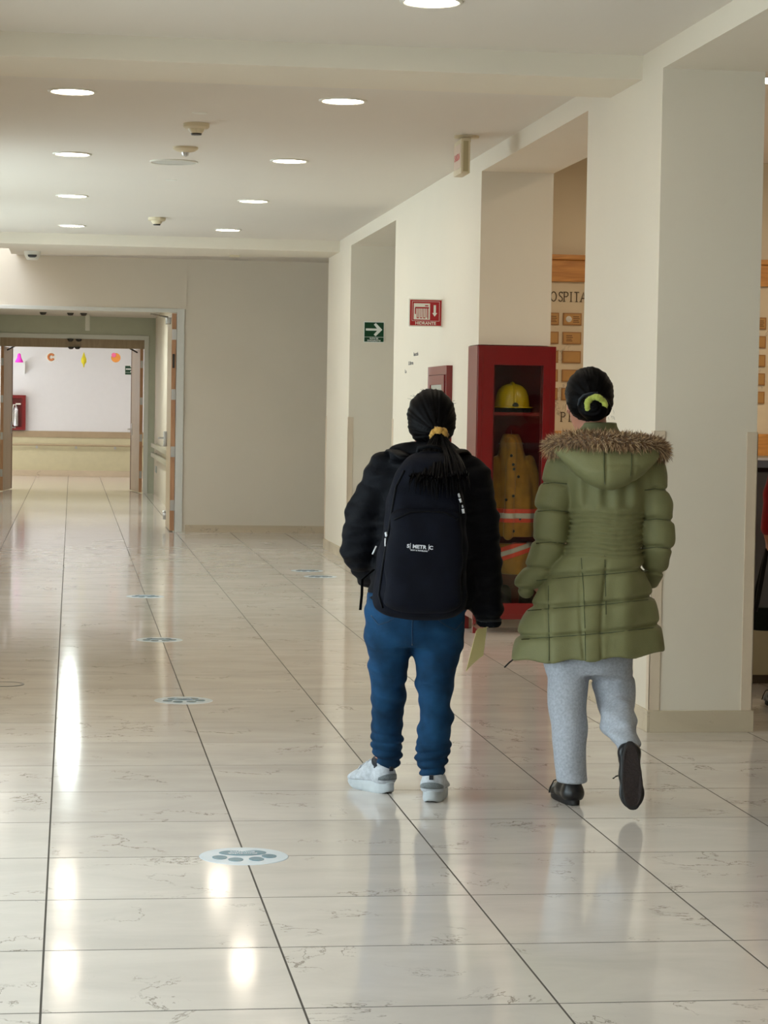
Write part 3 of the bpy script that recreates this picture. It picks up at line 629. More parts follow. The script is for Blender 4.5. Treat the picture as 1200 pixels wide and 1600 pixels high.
# ================================================================ SCULPTING KIT (distance fields -> one smooth mesh)
class Field:
    def __init__(s, lo, hi, h):
        s.lo = np.array(lo, np.float32); s.h = h
        n = np.ceil((np.array(hi)-np.array(lo))/h).astype(int)+1
        s.n = n
        s.ax = [s.lo[i]+h*np.arange(n[i], dtype=np.float32) for i in range(3)]
        s.D = np.full(n, 0.08, np.float32)
    def sl(s, lo, hi, m):
        r = []
        for i in range(3):
            a = int(max(0, math.floor((lo[i]-m-s.lo[i])/s.h))); b = int(min(s.n[i], math.ceil((hi[i]+m-s.lo[i])/s.h)+1))
            if b <= a: return None
            r.append(slice(a, b))
        X = s.ax[0][r[0]][:, None, None]; Y = s.ax[1][r[1]][None, :, None]; Z = s.ax[2][r[2]][None, None, :]
        return tuple(r), X, Y, Z
    def put(s, r, d, k, op='u'):
        A = s.D[r]
        if op == 'u':
            if k > 0:
                t = np.maximum(k-np.abs(A-d), 0)/k; s.D[r] = np.minimum(A, d)-t*t*k*0.25
            else: s.D[r] = np.minimum(A, d)
        else:
            if k > 0:
                t = np.maximum(k-np.abs(A+d), 0)/k; s.D[r] = np.maximum(A, -d)+t*t*k*0.25
            else: s.D[r] = np.maximum(A, -d)
    def cone(s, a, b, ra, rb, k=0.02, disp=None, op='u', fy=1.0):
        a = np.array(a, np.float32); b = np.array(b, np.float32); m = max(ra, rb)*max(1, fy)+k+0.02
        q = s.sl(np.minimum(a, b), np.maximum(a, b), m)
        if q is None: return s
        r, X, Y, Z = q; ab = b-a; L2 = float(ab@ab)+1e-12
        t = np.clip(((X-a[0])*ab[0]+(Y-a[1])*ab[1]+(Z-a[2])*ab[2])/L2, 0, 1)
        d = np.sqrt((X-a[0]-t*ab[0])**2+((Y-a[1]-t*ab[1])/fy)**2+(Z-a[2]-t*ab[2])**2)-(ra+(rb-ra)*t)
        if disp is not None: d = d+disp(X, Y, Z, t)
        s.put(r, d, k, op); return s
    def chain(s, pts, rs, k=0.02, disp=None, fy=1.0):
        for i in range(len(pts)-1): s.cone(pts[i], pts[i+1], rs[i], rs[i+1], k, disp, fy=fy)
        return s
    def ell(s, c, rad, k=0.02, op='u', disp=None, R=None):
        c = np.array(c, np.float32); rad = np.array(rad, np.float32); mr = float(rad.max()) if R is not None else rad
        q = s.sl(c-mr, c+mr, k+0.02)
        if q is None: return s
        r, X, Y, Z = q; x, y, z = X-c[0], Y-c[1], Z-c[2]
        if R is not None:
            x, y, z = R[0][0]*x+R[1][0]*y+R[2][0]*z, R[0][1]*x+R[1][1]*y+R[2][1]*z, R[0][2]*x+R[1][2]*y+R[2][2]*z
        k0 = np.sqrt((x/rad[0])**2+(y/rad[1])**2+(z/rad[2])**2); k1 = np.sqrt((x/rad[0]**2)**2+(y/rad[1]**2)**2+(z/rad[2]**2)**2)+1e-6
        d = k0*(k0-1)/k1
        if disp is not None: d = d+disp(X, Y, Z)
        s.put(r, d, k, op); return s
    def loft(s, st, k=0.02, p=2.0, disp=None, op='u', cap=0.01):
        """st rows: z, cx, cy, rx, ry  (any order in z)"""
        st = np.array(sorted(st), np.float64); z0, z1 = st[0, 0], st[-1, 0]
        lo = [np.min(st[:, 1]-st[:, 3]), np.min(st[:, 2]-st[:, 4]), z0]; hi = [np.max(st[:, 1]+st[:, 3]), np.max(st[:, 2]+st[:, 4]), z1]
        q = s.sl(lo, hi, k+0.03)
        if q is None: return s
        r, X, Y, Z = q; zz = Z.ravel()
        ip = [smooth_interp(zz, st[:, 0], st[:, i]).astype(np.float32)[None, None, :] for i in range(1, 5)]
        cx, cy, rx, ry = ip
        u = np.abs((X-cx)/rx); v = np.abs((Y-cy)/ry)
        if p == 2.0: w = np.sqrt(u*u+v*v); g = np.sqrt((u/rx)**2+(v/ry)**2)/(w+1e-6)
        else: w = (u**p+v**p+1e-9)**(1/p); g = 1/np.minimum(rx, ry)
        d = (w-1)/(g+1e-6) if p == 2.0 else (w-1)*np.minimum(rx, ry)
        d = np.clip(d, -0.2, 0.2)
        if disp is not None: d = d+disp(X, Y, Z)
        dz = np.maximum(z0-Z, Z-z1); t = np.maximum(cap-np.abs(d-dz), 0)/cap
        d = np.maximum(d, dz)+t*t*cap*0.25
        s.put(r, d, k, op); return s
    def add(s, fn):
        s.D += fn(s.ax[0][:, None, None], s.ax[1][None, :, None], s.ax[2][None, None, :]).astype(np.float32); return s
    def cut(s, fn, k=0.008):
        d = np.broadcast_to(fn(s.ax[0][:, None, None], s.ax[1][None, :, None], s.ax[2][None, None, :]).astype(np.float32), s.D.shape)
        t = np.maximum(k-np.abs(s.D-d), 0)/k; s.D = np.maximum(s.D, d)+t*t*k*0.25; return s
    def mesh(s, name, relax=1):
        D = s.D; D[0] = D[-1] = 0.05; D[:, 0] = D[:, -1] = 0.05; D[:, :, 0] = D[:, :, -1] = 0.05
        ins = D < 0
        c = [ins[a:ins.shape[0]-1+a, b:ins.shape[1]-1+b, e:ins.shape[2]-1+e] for a in (0, 1) for b in (0, 1) for e in (0, 1)]
        anyc = c[0].copy(); allc = c[0].copy()
        for q in c[1:]: anyc |= q; allc &= q
        act = anyc & ~allc
        idx = np.argwhere(act); n = len(idx)
        vid = np.full(act.shape, -1, np.int64); vid[act] = np.arange(n)
        off = [(a, b, e) for a in (0, 1) for b in (0, 1) for e in (0, 1)]
        V = np.stack([D[idx[:, 0]+a, idx[:, 1]+b, idx[:, 2]+e] for a, b, e in off], 1)
        S = np.zeros((n, 3)); cnt = np.zeros(n)
        for i in range(8):
            for j in range(i+1, 8):
                oi, oj = np.array(off[i]), np.array(off[j])
                if np.abs(oi-oj).sum() != 1: continue
                mk_ = (V[:, i] < 0) != (V[:, j] < 0)
                t = np.where(mk_, V[:, i]/(V[:, i]-V[:, j]+1e-20), 0)
                S += mk_[:, None]*(oi+t[:, None]*(oj-oi)); cnt += mk_
        P = s.lo+s.h*(idx+S/cnt[:, None])
        F_ = []
        for ax in range(3):
            sh = [slice(None)]*3; sh[ax] = slice(0, -1); sh2 = [slice(None)]*3; sh2[ax] = slice(1, None)
            A = ins[tuple(sh)]; B = ins[tuple(sh2)]; e = np.argwhere(A != B)
            o1, o2 = [(1, 2), (2, 0), (0, 1)][ax]
            ok = (e[:, o1] > 0) & (e[:, o2] > 0) & (e[:, o1] < act.shape[o1]) & (e[:, o2] < act.shape[o2]); e = e[ok]
            sg = A[e[:, 0], e[:, 1], e[:, 2]]
            def g(d1, d2):
                q = e.copy(); q[:, o1] -= d1; q[:, o2] -= d2; return vid[q[:, 0], q[:, 1], q[:, 2]]
            quad = np.stack([g(1, 1), g(0, 1), g(0, 0), g(1, 0)], 1)
            quad[~sg] = quad[~sg][:, ::-1]
            F_.append(quad)
        Q = np.concatenate(F_); Q = Q[(Q >= 0).all(1)]
        for _ in range(relax):   # light smoothing
            acc = np.zeros_like(P); w = np.zeros(n)
            for i in range(4):
                np.add.at(acc, Q[:, i], P[Q[:, (i+1) % 4]]); np.add.at(acc, Q[:, i], P[Q[:, (i+3) % 4]]); np.add.at(w, Q[:, i], 2)
            P = 0.5*P+0.5*acc/np.maximum(w, 1)[:, None]
        me = bpy.data.meshes.new(name)
        me.vertices.add(n); me.vertices.foreach_set('co', P.astype(np.float32).ravel())
        me.loops.add(Q.size); me.loops.foreach_set('vertex_index', Q.astype(np.int32).ravel())
        me.polygons.add(len(Q)); me.polygons.foreach_set('loop_start', np.arange(0, Q.size, 4, dtype=np.int32))
        me.polygons.foreach_set('use_smooth', np.ones(len(Q), bool))
        me.update(calc_edges=True); me.validate()
        return me

def smooth_interp(x, xp, fp):
    """monotone cubic"""
    xp = np.asarray(xp, float); fp = np.asarray(fp, float); h = np.diff(xp); dl = np.diff(fp)/h
    m = np.zeros_like(fp); m[0], m[-1] = dl[0], dl[-1]
    for i in range(1, len(fp)-1):
        m[i] = 0 if dl[i-1]*dl[i] <= 0 else 2*dl[i-1]*dl[i]/(dl[i-1]+dl[i])
    x = np.clip(x, xp[0], xp[-1]); i = np.clip(np.searchsorted(xp, x)-1, 0, len(h)-1); t = (x-xp[i])/h[i]
    return (2*t**3-3*t**2+1)*fp[i]+(t**3-2*t**2+t)*h[i]*m[i]+(-2*t**3+3*t**2)*fp[i+1]+(t**3-t**2)*h[i]*m[i+1]

def waves(seed, freq, amp, n=5, stretch=(1, 1, 1)):
    rg = np.random.RandomState(seed); K = rg.normal(size=(n, 3)); K /= np.linalg.norm(K, axis=1)[:, None]; K *= freq*np.array(stretch)*rg.uniform(0.6, 1.5, (n, 1)); ph = rg.uniform(0, 6.28, n)
    def f(X, Y, Z, t=None):
        o = 0
        for i in range(n): o = o+np.sin(K[i, 0]*X+K[i, 1]*Y+K[i, 2]*Z+ph[i])
        return (o*(amp/n)).astype(np.float32)
    return f

def groove(v, w): return np.exp(-(v/w)**2)

class Person:
    """works in a frame standing on the floor: x to the right, y away along the view, z up"""
    def __init__(s, X, Y):
        s.O = np.array([X, Y, 0.0]); s.f = np.array([math.sin(YAW), math.cos(YAW), 0]); s.r = np.array([math.cos(YAW), -math.sin(YAW), 0])
        s.s = float((s.O@s.f)/FPX)
    def pt(s, px, py, d=0.0):
        dr = ray(px, py); t = ((s.O-_C)@s.f+d)/(dr@s.f); w = _C+dr*t-s.O
        return np.array([w@s.r, w@s.f, w[2]])
    def row(s, py, xl, xr, d, ry):
        a = s.pt(xl, py, d); b = s.pt(xr, py, d)
        return (float((a[2]+b[2])/2), float((a[0]+b[0])/2), d, float((b[0]-a[0])/2), ry)
    def root(s, o):
        o.location = s.O; o.rotation_euler.z = -YAW; return o

def rot_to(yv, zv):
    """3x3 with columns x,y,z ; y = toe direction, z = up of the shoe"""
    y = Vector(yv).normalized(); z = Vector(zv); z = (z-y*z.dot(y)).normalized(); x = y.cross(z)
    return Matrix((x, y, z)).transposed().to_4x4()

def add_hand(F, wrist, dirv, palmn, side, curl=0.5, size=1.0, spread=0.10):
    """five-finger hand: dirv = finger direction, palmn = palm normal, side = thumb direction"""
    d = Vector(dirv).normalized(); nrm = Vector(palmn); nrm = (nrm-d*nrm.dot(d)).normalized(); sd = Vector(side); sd = (sd-d*sd.dot(d)-nrm*sd.dot(nrm)).normalized()
    w = Vector(wrist); z = size
    F.cone(w-d*0.02*z, w+d*0.03*z, 0.022*z, 0.021*z, 0.012)
    for o in (-0.026, -0.009, 0.009, 0.026): F.cone(w+d*0.025*z+sd*o*0.7*z, w+d*0.082*z+sd*o*z, 0.0135*z, 0.0115*z, 0.012)
    for i, (o, L) in enumerate(((0.030, 0.066), (0.010, 0.074), (-0.010, 0.068), (-0.029, 0.054))):
        p = w+d*0.085*z+sd*o*z; a = 0.0; dr = (d+sd*(o*spread*20)).normalized(); rr = 0.0088
        for seg in (0.45, 0.32, 0.25):
            a += curl*(0.55+0.25*(seg < 0.4)); v = (dr*math.cos(a)+nrm*math.sin(a)).normalized(); q = p+v*L*seg*z
            F.cone(p, q, rr*z, (rr-0.0006)*z, 0.002); p = q; rr -= 0.0008
    p = w+d*0.022*z+sd*0.024*z
    for j, (L, v) in enumerate(((0.038, d*0.55+sd*0.8+nrm*0.2), (0.030, d*0.85+sd*0.35+nrm*0.35), (0.024, d*0.9+sd*0.05+nrm*0.4))):
        q = p+v.normalized()*L*z; F.cone(p, q, (0.0125-0.0012*j)*z, (0.0112-0.0012*j)*z, 0.006); p = q
def add_head(F, c, fwd, h=0.2, w=0.072, up=(0, 0, 1)):
    """head with face: c centre, fwd face direction"""
    c = Vector(c); f = Vector(fwd).normalized(); u = Vector(up).normalized(); f = (f-u*f.dot(u)).normalized(); r = f.cross(u)
    R = [[r.x, f.x, u.x], [r.y, f.y, u.y], [r.z, f.z, u.z]]
    P = lambda x, y, z: c+r*x+f*y+u*z
    F.ell(P(0, -0.012, 0.02), (w, 0.090, h*0.40), 0.02, R=R)           # skull
    F.ell(P(0, 0.022, -0.035), (w*0.80, 0.062, h*0.36), 0.03, R=R)       # face
    F.cone(P(0, 0.06, -0.078), P(0, 0.055, -0.075), 0.020, 0.018, 0.025)  # chin
    F.cone(P(0, 0.082, 0.008), P(0, 0.098, -0.022), 0.007, 0.011, 0.012)  # nose
    for s_ in (-1, 1):
        F.ell(P(s_*0.030, 0.085, 0.008), (0.014, 0.012, 0.009), 0.006, op='s', R=R)
        F.ell(P(s_*0.030, 0.074, 0.007), (0.012, 0.012, 0.011), 0.003, R=R)   # eye
        F.cone(P(s_*0.014, 0.087, 0.022), P(s_*0.045, 0.076, 0.024), 0.006, 0.005, 0.010)  # brow
        F.ell(P(s_*(w+0.004), -0.008, -0.008), (0.009, 0.020, 0.031), 0.006, R=R)  # ear
        F.ell(P(s_*(w+0.011), -0.002, -0.006), (0.005, 0.011, 0.018), 0.004, op='s', R=R)
    F.cone(P(-0.018, 0.080, -0.050), P(0.018, 0.080, -0.050), 0.007, 0.007, 0.006)
    F.cone(P(-0.015, 0.079, -0.060), P(0.015, 0.079, -0.060), 0.008, 0.008, 0.005)

# ---- shoes: y towards the toe, z up, origin under the heel
def shoe_outline(L, wb, wh, n=40, flare=0.0):
    P = []
    for k in range(n):
        a = 2*math.pi*k/n; y = 0.5-0.5*math.cos(a)
        hw = (wh*(1-y)+wb*y)*(math.sin(math.pi*min(1, max(0, y)))**0.38) if 0 < y < 1 else 0
        waist = 1-0.10*math.exp(-((y-0.42)/0.15)**2)
        side = 1 if a < math.pi else -1
        P.append((side*hw*waist+flare*math.sin(math.pi*y)*0.004, y*L))
    return P
def build_shoe(root, loc, yv, zv, kind, L=0.25, mirror=1, prefix=''):
    t = MB(); R = rot_to(yv, zv).to_3x3()
    piv = bpy.data.objects.new(prefix+'shoe', None)
    bpy.data.objects.remove(piv)
    Mx = Matrix.Translation(Vector(loc)) @ R.to_4x4()
    def place(me, lifted=False):
        if lifted: me.transform(UP)
        me.transform(Mx); return me
    # sole: stacked outline rings
    def rings(prof, wb, wh, L_=L, y0=0.0):
        mb = MB(); n = 44; base = shoe_outline(L_, wb, wh, n)
        for i, (z, sc_, rise) in enumerate(prof):
            for x, y in base:
                yy = (y-L_/2)*sc_+L_/2+y0; u = y/L_
                mb.v.append((x*sc_*mirror, yy, z*(1-0.34*u if kind == 'sneaker' else 1)+rise*max(0, (u-0.72)/0.28)**2+rise*0.4*max(0, (0.12-u)/0.12)**2))
        for i in range(len(prof)-1):
            for k in range(n): mb.f.append((i*n+k, i*n+(k+1) % n, (i+1)*n+(k+1) % n, (i+1)*n+k)); mb.mi.append(0)
        mb.f.append(tuple(range(n))[::-1]); m_ = (len(prof)-1)*n; mb.f.append(tuple(range(m_, m_+n))); mb.mi += [0, 0]
        return mb
    if kind == 'sneaker':
        so = rings([(0.0, 0.93, 0.022), (0.005, 0.98, 0.02), (0.014, 1.0, 0.016), (0.026, 0.985, 0.013), (0.038, 1.0, 0.010), (0.047, 0.94, 0.008)], 0.049, 0.043)
        sole = mk('shoe', place(so.mesh('shoe')), M['sneaker_sole'], root, smooth=35)
        ou = rings([(-0.0005, 0.88, 0.022), (0.004, 0.95, 0.021)], 0.049, 0.043); mk('outsole', place(ou.mesh('outsole')), M['sneaker_out'], sole)
        up_m, h_heel = M['sneaker_upper'], 0.085
    else:
        so = rings([(0.0, 0.95, 0.008), (0.003, 1.0, 0.007), (0.018, 1.0, 0.006), (0.022, 0.95, 0.005)], 0.044, 0.033)
        sole = mk('shoe', place(so.mesh('shoe')), M['rubber'], root, smooth=35)
        ou = rings([(-0.002, 0.88, 0.008), (0.001, 0.93, 0.008)], 0.044, 0.033); mk('outsole', place(ou.mesh('outsole')), M['rubber_tread'], sole)
        up_m, h_heel = M['black_leather'], 0.075
    # upper: distance field
    F = Field((-0.06, -0.02, 0.0), (0.06, L+0.02, 0.14), 0.0035)
    hw = 0.034
    F.cone((0, 0.040, 0.045), (0, 0.046, h_heel), 0.036, 0.030, 0.02)
    F.cone((0, 0.045, 0.040), (0, 0.12, 0.045), 0.035, 0.036, 0.02)
    F.cone((0, 0.12, 0.050), (0, 0.18, 0.030), 0.034, 0.034, 0.02)
    F.ell((0, L-0.058, 0.026), (0.041, 0.055, 0.030), 0.02)
    F.cone((0, 0.085, 0.085), (0, 0.14, 0.066), 0.022, 0.018, 0.02)
    F.ell((0, 0.060, 0.125), (0.026, 0.036, 0.040), 0.008, op='s')
    F.cut(lambda X, Y, Z: 0.024-Z+0*X+0*Y if kind == 'sneaker' else 0.018-Z+0*X+0*Y, 0.002)
    me = F.mesh('upper')
    if kind == 'sneaker':
        for v_ in me.vertices: v_.co.z *= 1-0.26*max(0, v_.co.y-0.09)/(L-0.09)
    lift = 0.012 if kind == 'sneaker' else 0.0
    zs = 1.12 if kind == 'sneaker' else 1.0; xs = 1.12 if kind == 'sneaker' else 1.06
    UP = Matrix.Translation((0, 0, lift)) @ Matrix.Diagonal((xs, 1, zs, 1)); me.transform(UP)
    if mirror < 0: me.transform(Matrix.Diagonal((-1, 1, 1, 1))); me.flip_normals()
    mk('upper', place(me), up_m, sole, smooth=True)
    # collar padding, laces, heel marks
    mk('collar', place(MB().tube([(0.027*math.cos(a), 0.062+0.036*math.sin(a), 0.088+0.006*math.sin(a*1)-0.012*math.cos(2*a)*0.5) for a in np.linspace(0, 2*math.pi, 25)], 0.0065, n=8, cap=False).mesh('collar'), True), M['sneaker_lining'] if kind == 'sneaker' else M['black_leather'], sole, smooth=True)
    lace = MB()
    for i in range(4):
        yy = 0.118+i*0.018; zz = 0.088-i*0.0085
        lace.tube([(-0.024, yy, zz-0.010), (-0.010, yy+0.004, zz+0.003), (0.010, yy+0.004, zz+0.003), (0.024, yy, zz-0.010)], 0.0028, n=6)
    if kind != 'sneaker': lace.tube([(-0.02, 0.12, 0.085), (-0.045, 0.125, 0.075), (-0.055, 0.13, 0.05), (-0.06, 0.13, 0.03)], 0.0025, n=6)
    mk('laces', place(lace.mesh('laces'), True), M['sneaker_upper'] if kind == 'sneaker' else M['black_fabric'], sole, smooth=True)
    if kind == 'sneaker':
        pn = MB()
        arc = [(math.radians(a)) for a in range(-75, 76, 6)]
        for (z0, z1, rad) in ((0.036, 0.058, 0.0392),):
            vs_ = []
            for a in arc:
                taper = 1-0.65*abs(a/math.radians(75))**2
                for z in (z0, z0+(z1-z0)*taper): vs_.append((rad*math.sin(a), 0.040-rad*math.cos(a), z))
            pn.add(vs_, [(2*i, 2*i+2, 2*i+3, 2*i+1) for i in range(len(arc)-1)])
        o = mk('heel_panel', place(pn.mesh('heel_panel'), True), M['sneaker_grey'], sole, smooth=True)
        so_ = o.modifiers.new('thick', 'SOLIDIFY'); so_.thickness = 0.002; so_.offset = 0
        mk('heel_badge', place(MB().box(-0.007, 0.007, 0.0015, 0.008, 0.066, 0.081, 0.001).mesh('b'), True), M['sneaker_lining'], sole)
    return sole

# ---- fabrics
def fabric(name, c, rough=0.85, var=0.12, vscale=14, bump=0.25, bscale=220, sheen=0.15, spec=0.3, stretch=None):
    return mat(name, lin(*c), rough, spec=spec, var=var, vscale=vscale, bump=bump, bscale=bscale, sheen=sheen, stretch=stretch)
M['skin'] = mat('skin', lin(188, 128, 104), 0.5, var=0.05, vscale=25, bump=0.06, bscale=300)
M['hair'] = mat('black_hair', lin(7, 6, 7), 0.5, var=0.25, vscale=40, bump=0.2, bscale=90, spec=0.06)
M['jacket'] = fabric('black_jacket_cloth', (8, 10, 16), 0.7, 0.25, 10, 0.3, 160, sheen=0.0, spec=0.12)
M['backpack'] = fabric('navy_backpack_cloth', (8, 11, 22), 0.75, 0.25, 18, 0.35, 500, sheen=0.0, spec=0.12)
M['backpack_trim'] = fabric('backpack_binding', (5, 6, 10), 0.6, 0.2, 30, 0.2, 400, sheen=0.0, spec=0.12)
M['jeans'] = fabric('denim', (20, 54, 84), 0.85, 0.5, 9, 0.35, 420, sheen=0.0, spec=0.15)
M['denim_seam'] = fabric('denim_seam', (20, 48, 74), 0.85, 0.2, 30)
M['coat'] = fabric('olive_coat_cloth', (118, 117, 80), 0.6, 0.08, 9, 0.2, 260, sheen=0.0, spec=0.25)
M['coat_thread'] = fabric('olive_thread', (66, 72, 44), 0.8, 0.1, 30)
M['fur'] = mat('fake_fur', lin(122, 90, 60), 0.8, var=0.3, vscale=60, sheen=0.3)
M['fur_light'] = mat('fake_fur_tips', lin(196, 166, 124), 0.8, var=0.2, vscale=60, sheen=0.3)
M['sweats'] = fabric('grey_marl_jersey', (170, 174, 182), 0.9, 0.16, 120, 0.4, 500, sheen=0.0, spec=0.1)
M['mustard'] = fabric('mustard_scrunchie', (186, 142, 66), 0.8, 0.15, 60)
M['lime'] = fabric('lime_scrunchie', (164, 172, 78), 0.75, 0.2, 60)
M['navy_band'] = fabric('navy_hair_band', (16, 26, 36), 0.6, 0.1, 60)
M['paper_yellow'] = mat('yellow_paper', lin(232, 222, 160), 0.7, var=0.03, vscale=6)
M['sneaker_sole'] = mat('sneaker_foam', lin(176, 181, 184), 0.55, var=0.08, vscale=30)
M['sneaker_out'] = mat('sneaker_outsole', lin(84, 86, 88), 0.7, var=0.1)
M['sneaker_upper'] = fabric('white_sneaker_mesh', (178, 182, 188), 0.6, 0.18, 70, 0.3, 500)
M['sneaker_grey'] = fabric('grey_reflective_mesh', (104, 110, 112), 0.5, 0.3, 300, 0.4, 600)
M['sneaker_lining'] = fabric('navy_lining', (22, 24, 34), 0.7, 0.1, 60)
M['rubber'] = mat('dark_rubber', lin(24, 20, 19), 0.7, var=0.15, vscale=40)
M['rubber_tread'] = mat('brown_rubber_tread', lin(38, 26, 23), 0.75, var=0.3, vscale=90, bump=0.8, bscale=160)
M['black_leather'] = mat('black_leather', lin(18, 18, 20), 0.35, var=0.15, vscale=40, bump=0.15, bscale=200)
M['black_fabric'] = fabric('black_webbing', (12, 12, 14), 0.7, 0.2, 60)
M['silver'] = mat('white_print', lin(214, 216, 222), 0.45, var=0.02)
M['red_knit'] = fabric('red_knit', (150, 14, 22), 0.85, 0.15, 60, 0.4, 300)
M['dark_trousers'] = fabric('dark_trousers', (28, 28, 32), 0.8, 0.15, 20)
# ================================================================ WALKER IN BLACK JACKET
def surf_y(F, x, z, y0=None, skip=-9):
    """first crossing of the field seen from the camera side (-y)"""
    fx = min(max((x-F.lo[0])/F.h, 0), F.n[0]-1.001); fz = min(max((z-F.lo[2])/F.h, 0), F.n[2]-1.001); i, k = int(fx), int(fz); fx -= i; fz -= k
    col = (F.D[i, :, k]*(1-fx)+F.D[i+1, :, k]*fx)*(1-fz)+(F.D[i, :, k+1]*(1-fx)+F.D[i+1, :, k+1]*fx)*fz
    ok = np.where((col < 0) & (F.ax[1] > skip))[0]
    if not len(ok): return None
    j = ok[0]
    if j == 0: return float(F.ax[1][0])
    return float(F.ax[1][j-1]+F.h*col[j-1]/(col[j-1]-col[j]))
def on_surf(P, F, px, py, d, off=0.002):
    p = P.pt(px, py, d); 
    for _ in range(3):
        y = surf_y(F, p[0], p[2])
        if y is None: break
        p = P.pt(px, py, y)
    return np.array([p[0], p[1]-off, p[2]])
def loc_of(P, w): w = np.asarray(w)-P.O; return np.array([w@P.r, w@P.f, w[2]])

P = Person(1.25, 8.29)
pt, row = P.pt, P.row
lh = loc_of(P, on_z(612, 1241, 0)); rh = loc_of(P, on_z(673, 1255.5, 0))
ldir = np.array([-0.62, 0.78, 0]); rdir = np.array([0.14, 0.99, 0])
lad, rad_ = float(lh[1]+ldir[1]*0.058), float(rh[1]+rdir[1]*0.058)   # ankle depths
# ---- body: one continuous figure
F = Field((-0.36, -0.32, -0.0), (0.40, 0.42, 1.54), 0.006)
head_c = pt(675, 664, -0.005)
add_head(F, head_c, (0.30, 1, -0.05), h=0.19, w=0.068)
F.cone(pt(672, 690, 0.0), pt(668, 720, 0.0), 0.052, 0.055, 0.03)
F.loft([row(705, 640, 702, 0, 0.06), row(725, 612, 730, 0, 0.085), row(760, 604, 736, 0, 0.10), row(830, 612, 728, 0, 0.095), row(880, 610, 726, 0, 0.10), row(940, 590, 714, 0, 0.115), row(985, 588, 714, 0, 0.11)], 0.03)
Lsh, Rsh = pt(606, 738, 0.0), pt(734, 745, 0.0)
F.chain([Lsh, pt(566, 800, 0.0), pt(558, 852, 0.02), pt(580, 893, 0.17), pt(610, 893, 0.26)], [0.046, 0.040, 0.036, 0.030, 0.024], 0.02)
F.chain([Rsh, pt(751, 810, 0.0), pt(757, 868, 0.01), pt(763, 936, 0.02)], [0.046, 0.040, 0.036, 0.025], 0.02)
add_hand(F, pt(764, 936, 0.02), (-0.05, 0.1, -1), (-1, 0.15, 0), (0.1, 1, 0), curl=0.95, size=0.92)
add_hand(F, pt(612, 893, 0.265), (1, 0.25, 0.15), (0, -1, 0), (0, 0, 1), curl=0.7, size=0.92)
Lank, Rank = lh+ldir*0.058+np.array([0, 0, 0.10]), rh+rdir*0.058+np.array([0, 0, 0.10])
F.chain([pt(616, 970, 0.0), pt(606, 1085, lad*0.5), pt(605, 1120, lad*0.6), Lank, Lank-np.array([0, 0, 0.05])], [0.066, 0.040, 0.038, 0.027, 0.025], 0.02)
F.chain([pt(686, 970, 0.0), pt(681, 1085, rad_*0.5), pt(679, 1120, rad_*0.6), Rank, Rank-np.array([0, 0, 0.05])], [0.066, 0.040, 0.038, 0.027, 0.025], 0.02)
for hh, dd in ((lh, ldir), (rh, rdir)):
    F.chain([hh+dd*0.045+np.array([0, 0, 0.05]), hh+dd*0.13+np.array([0, 0, 0.05]), hh+dd*0.19+np.array([0, 0, 0.045])], [0.026, 0.024, 0.018], 0.02)
body = P.root(mk('person', F.mesh('person'), M['skin']))
tag(body, 'person seen from behind in black jacket and blue jeans, carrying a backpack', 'person')
person1 = body
# ---- jacket
JF = Field((-0.36, -0.26, 0.62), (0.42, 0.40, 1.42), 0.006)
wr = waves(3, 38, 0.014, 6); wr2 = waves(4, 80, 0.010, 6, (1, 1, 1.4))
puff = lambda n, amp: (lambda X, Y, Z, t: (-amp*np.abs(np.sin(math.pi*(t*n+0.15)))**0.7+amp*0.6)+wr2(X, Y, Z))
JF.loft([row(690, 641, 706, 0.0, 0.078), row(702, 624, 719, 0.0, 0.092), row(716, 604, 736, 0, 0.11), row(742, 588, 752, 0, 0.125), row(780, 584, 752, 0, 0.135), row(830, 586, 748, 0, 0.14), row(880, 582, 745, 0, 0.145), row(920, 575, 743, 0, 0.15), row(950, 574, 741, 0, 0.148)], 0.03, disp=lambda X, Y, Z: wr(X, Y, Z)+wr2(X, Y, Z))
JF.chain([pt(602, 737, 0.0), pt(572, 800, 0.0), pt(560, 852, 0.0)], [0.072, 0.066, 0.064], 0.03, disp=puff(2, 0.012))
JF.chain([pt(559, 858, 0.01), pt(578, 897, 0.15), pt(606, 895, 0.255)], [0.062, 0.050, 0.042], 0.02, disp=puff(2, 0.012))
JF.chain([pt(736, 747, 0.0), pt(750, 812, 0.0), pt(755, 880, 0.01), pt(762, 950, 0.02), pt(763, 968, 0.02)], [0.074, 0.066, 0.064, 0.052, 0.044], 0.03, disp=puff(1, 0.007))
JF.ell(pt(655, 708, -0.085), (0.115, 0.050, 0.042), 0.02, disp=wr2)              # folded hood
JF.cone(pt(764, 962, 0.02), pt(764, 990, 0.02), 0.034, 0.036, 0.006, op='s')      # cuff opening
JF.cone(pt(672, 700, 0.0), pt(675, 676, 0.0), 0.056, 0.062, 0.01, op='s')         # neck opening
jk = mk('jacket', JF.mesh('jacket'), M['jacket'], body)
mk('cuff', MB().tube([pt(764, 968, 0.02)+np.array([0.041*math.cos(a), 0.041*math.sin(a), 0]) for a in np.linspace(0, 2*math.pi, 25)], 0.007, n=8, cap=False).mesh('cuff'), M['black_fabric'], jk, smooth=True)
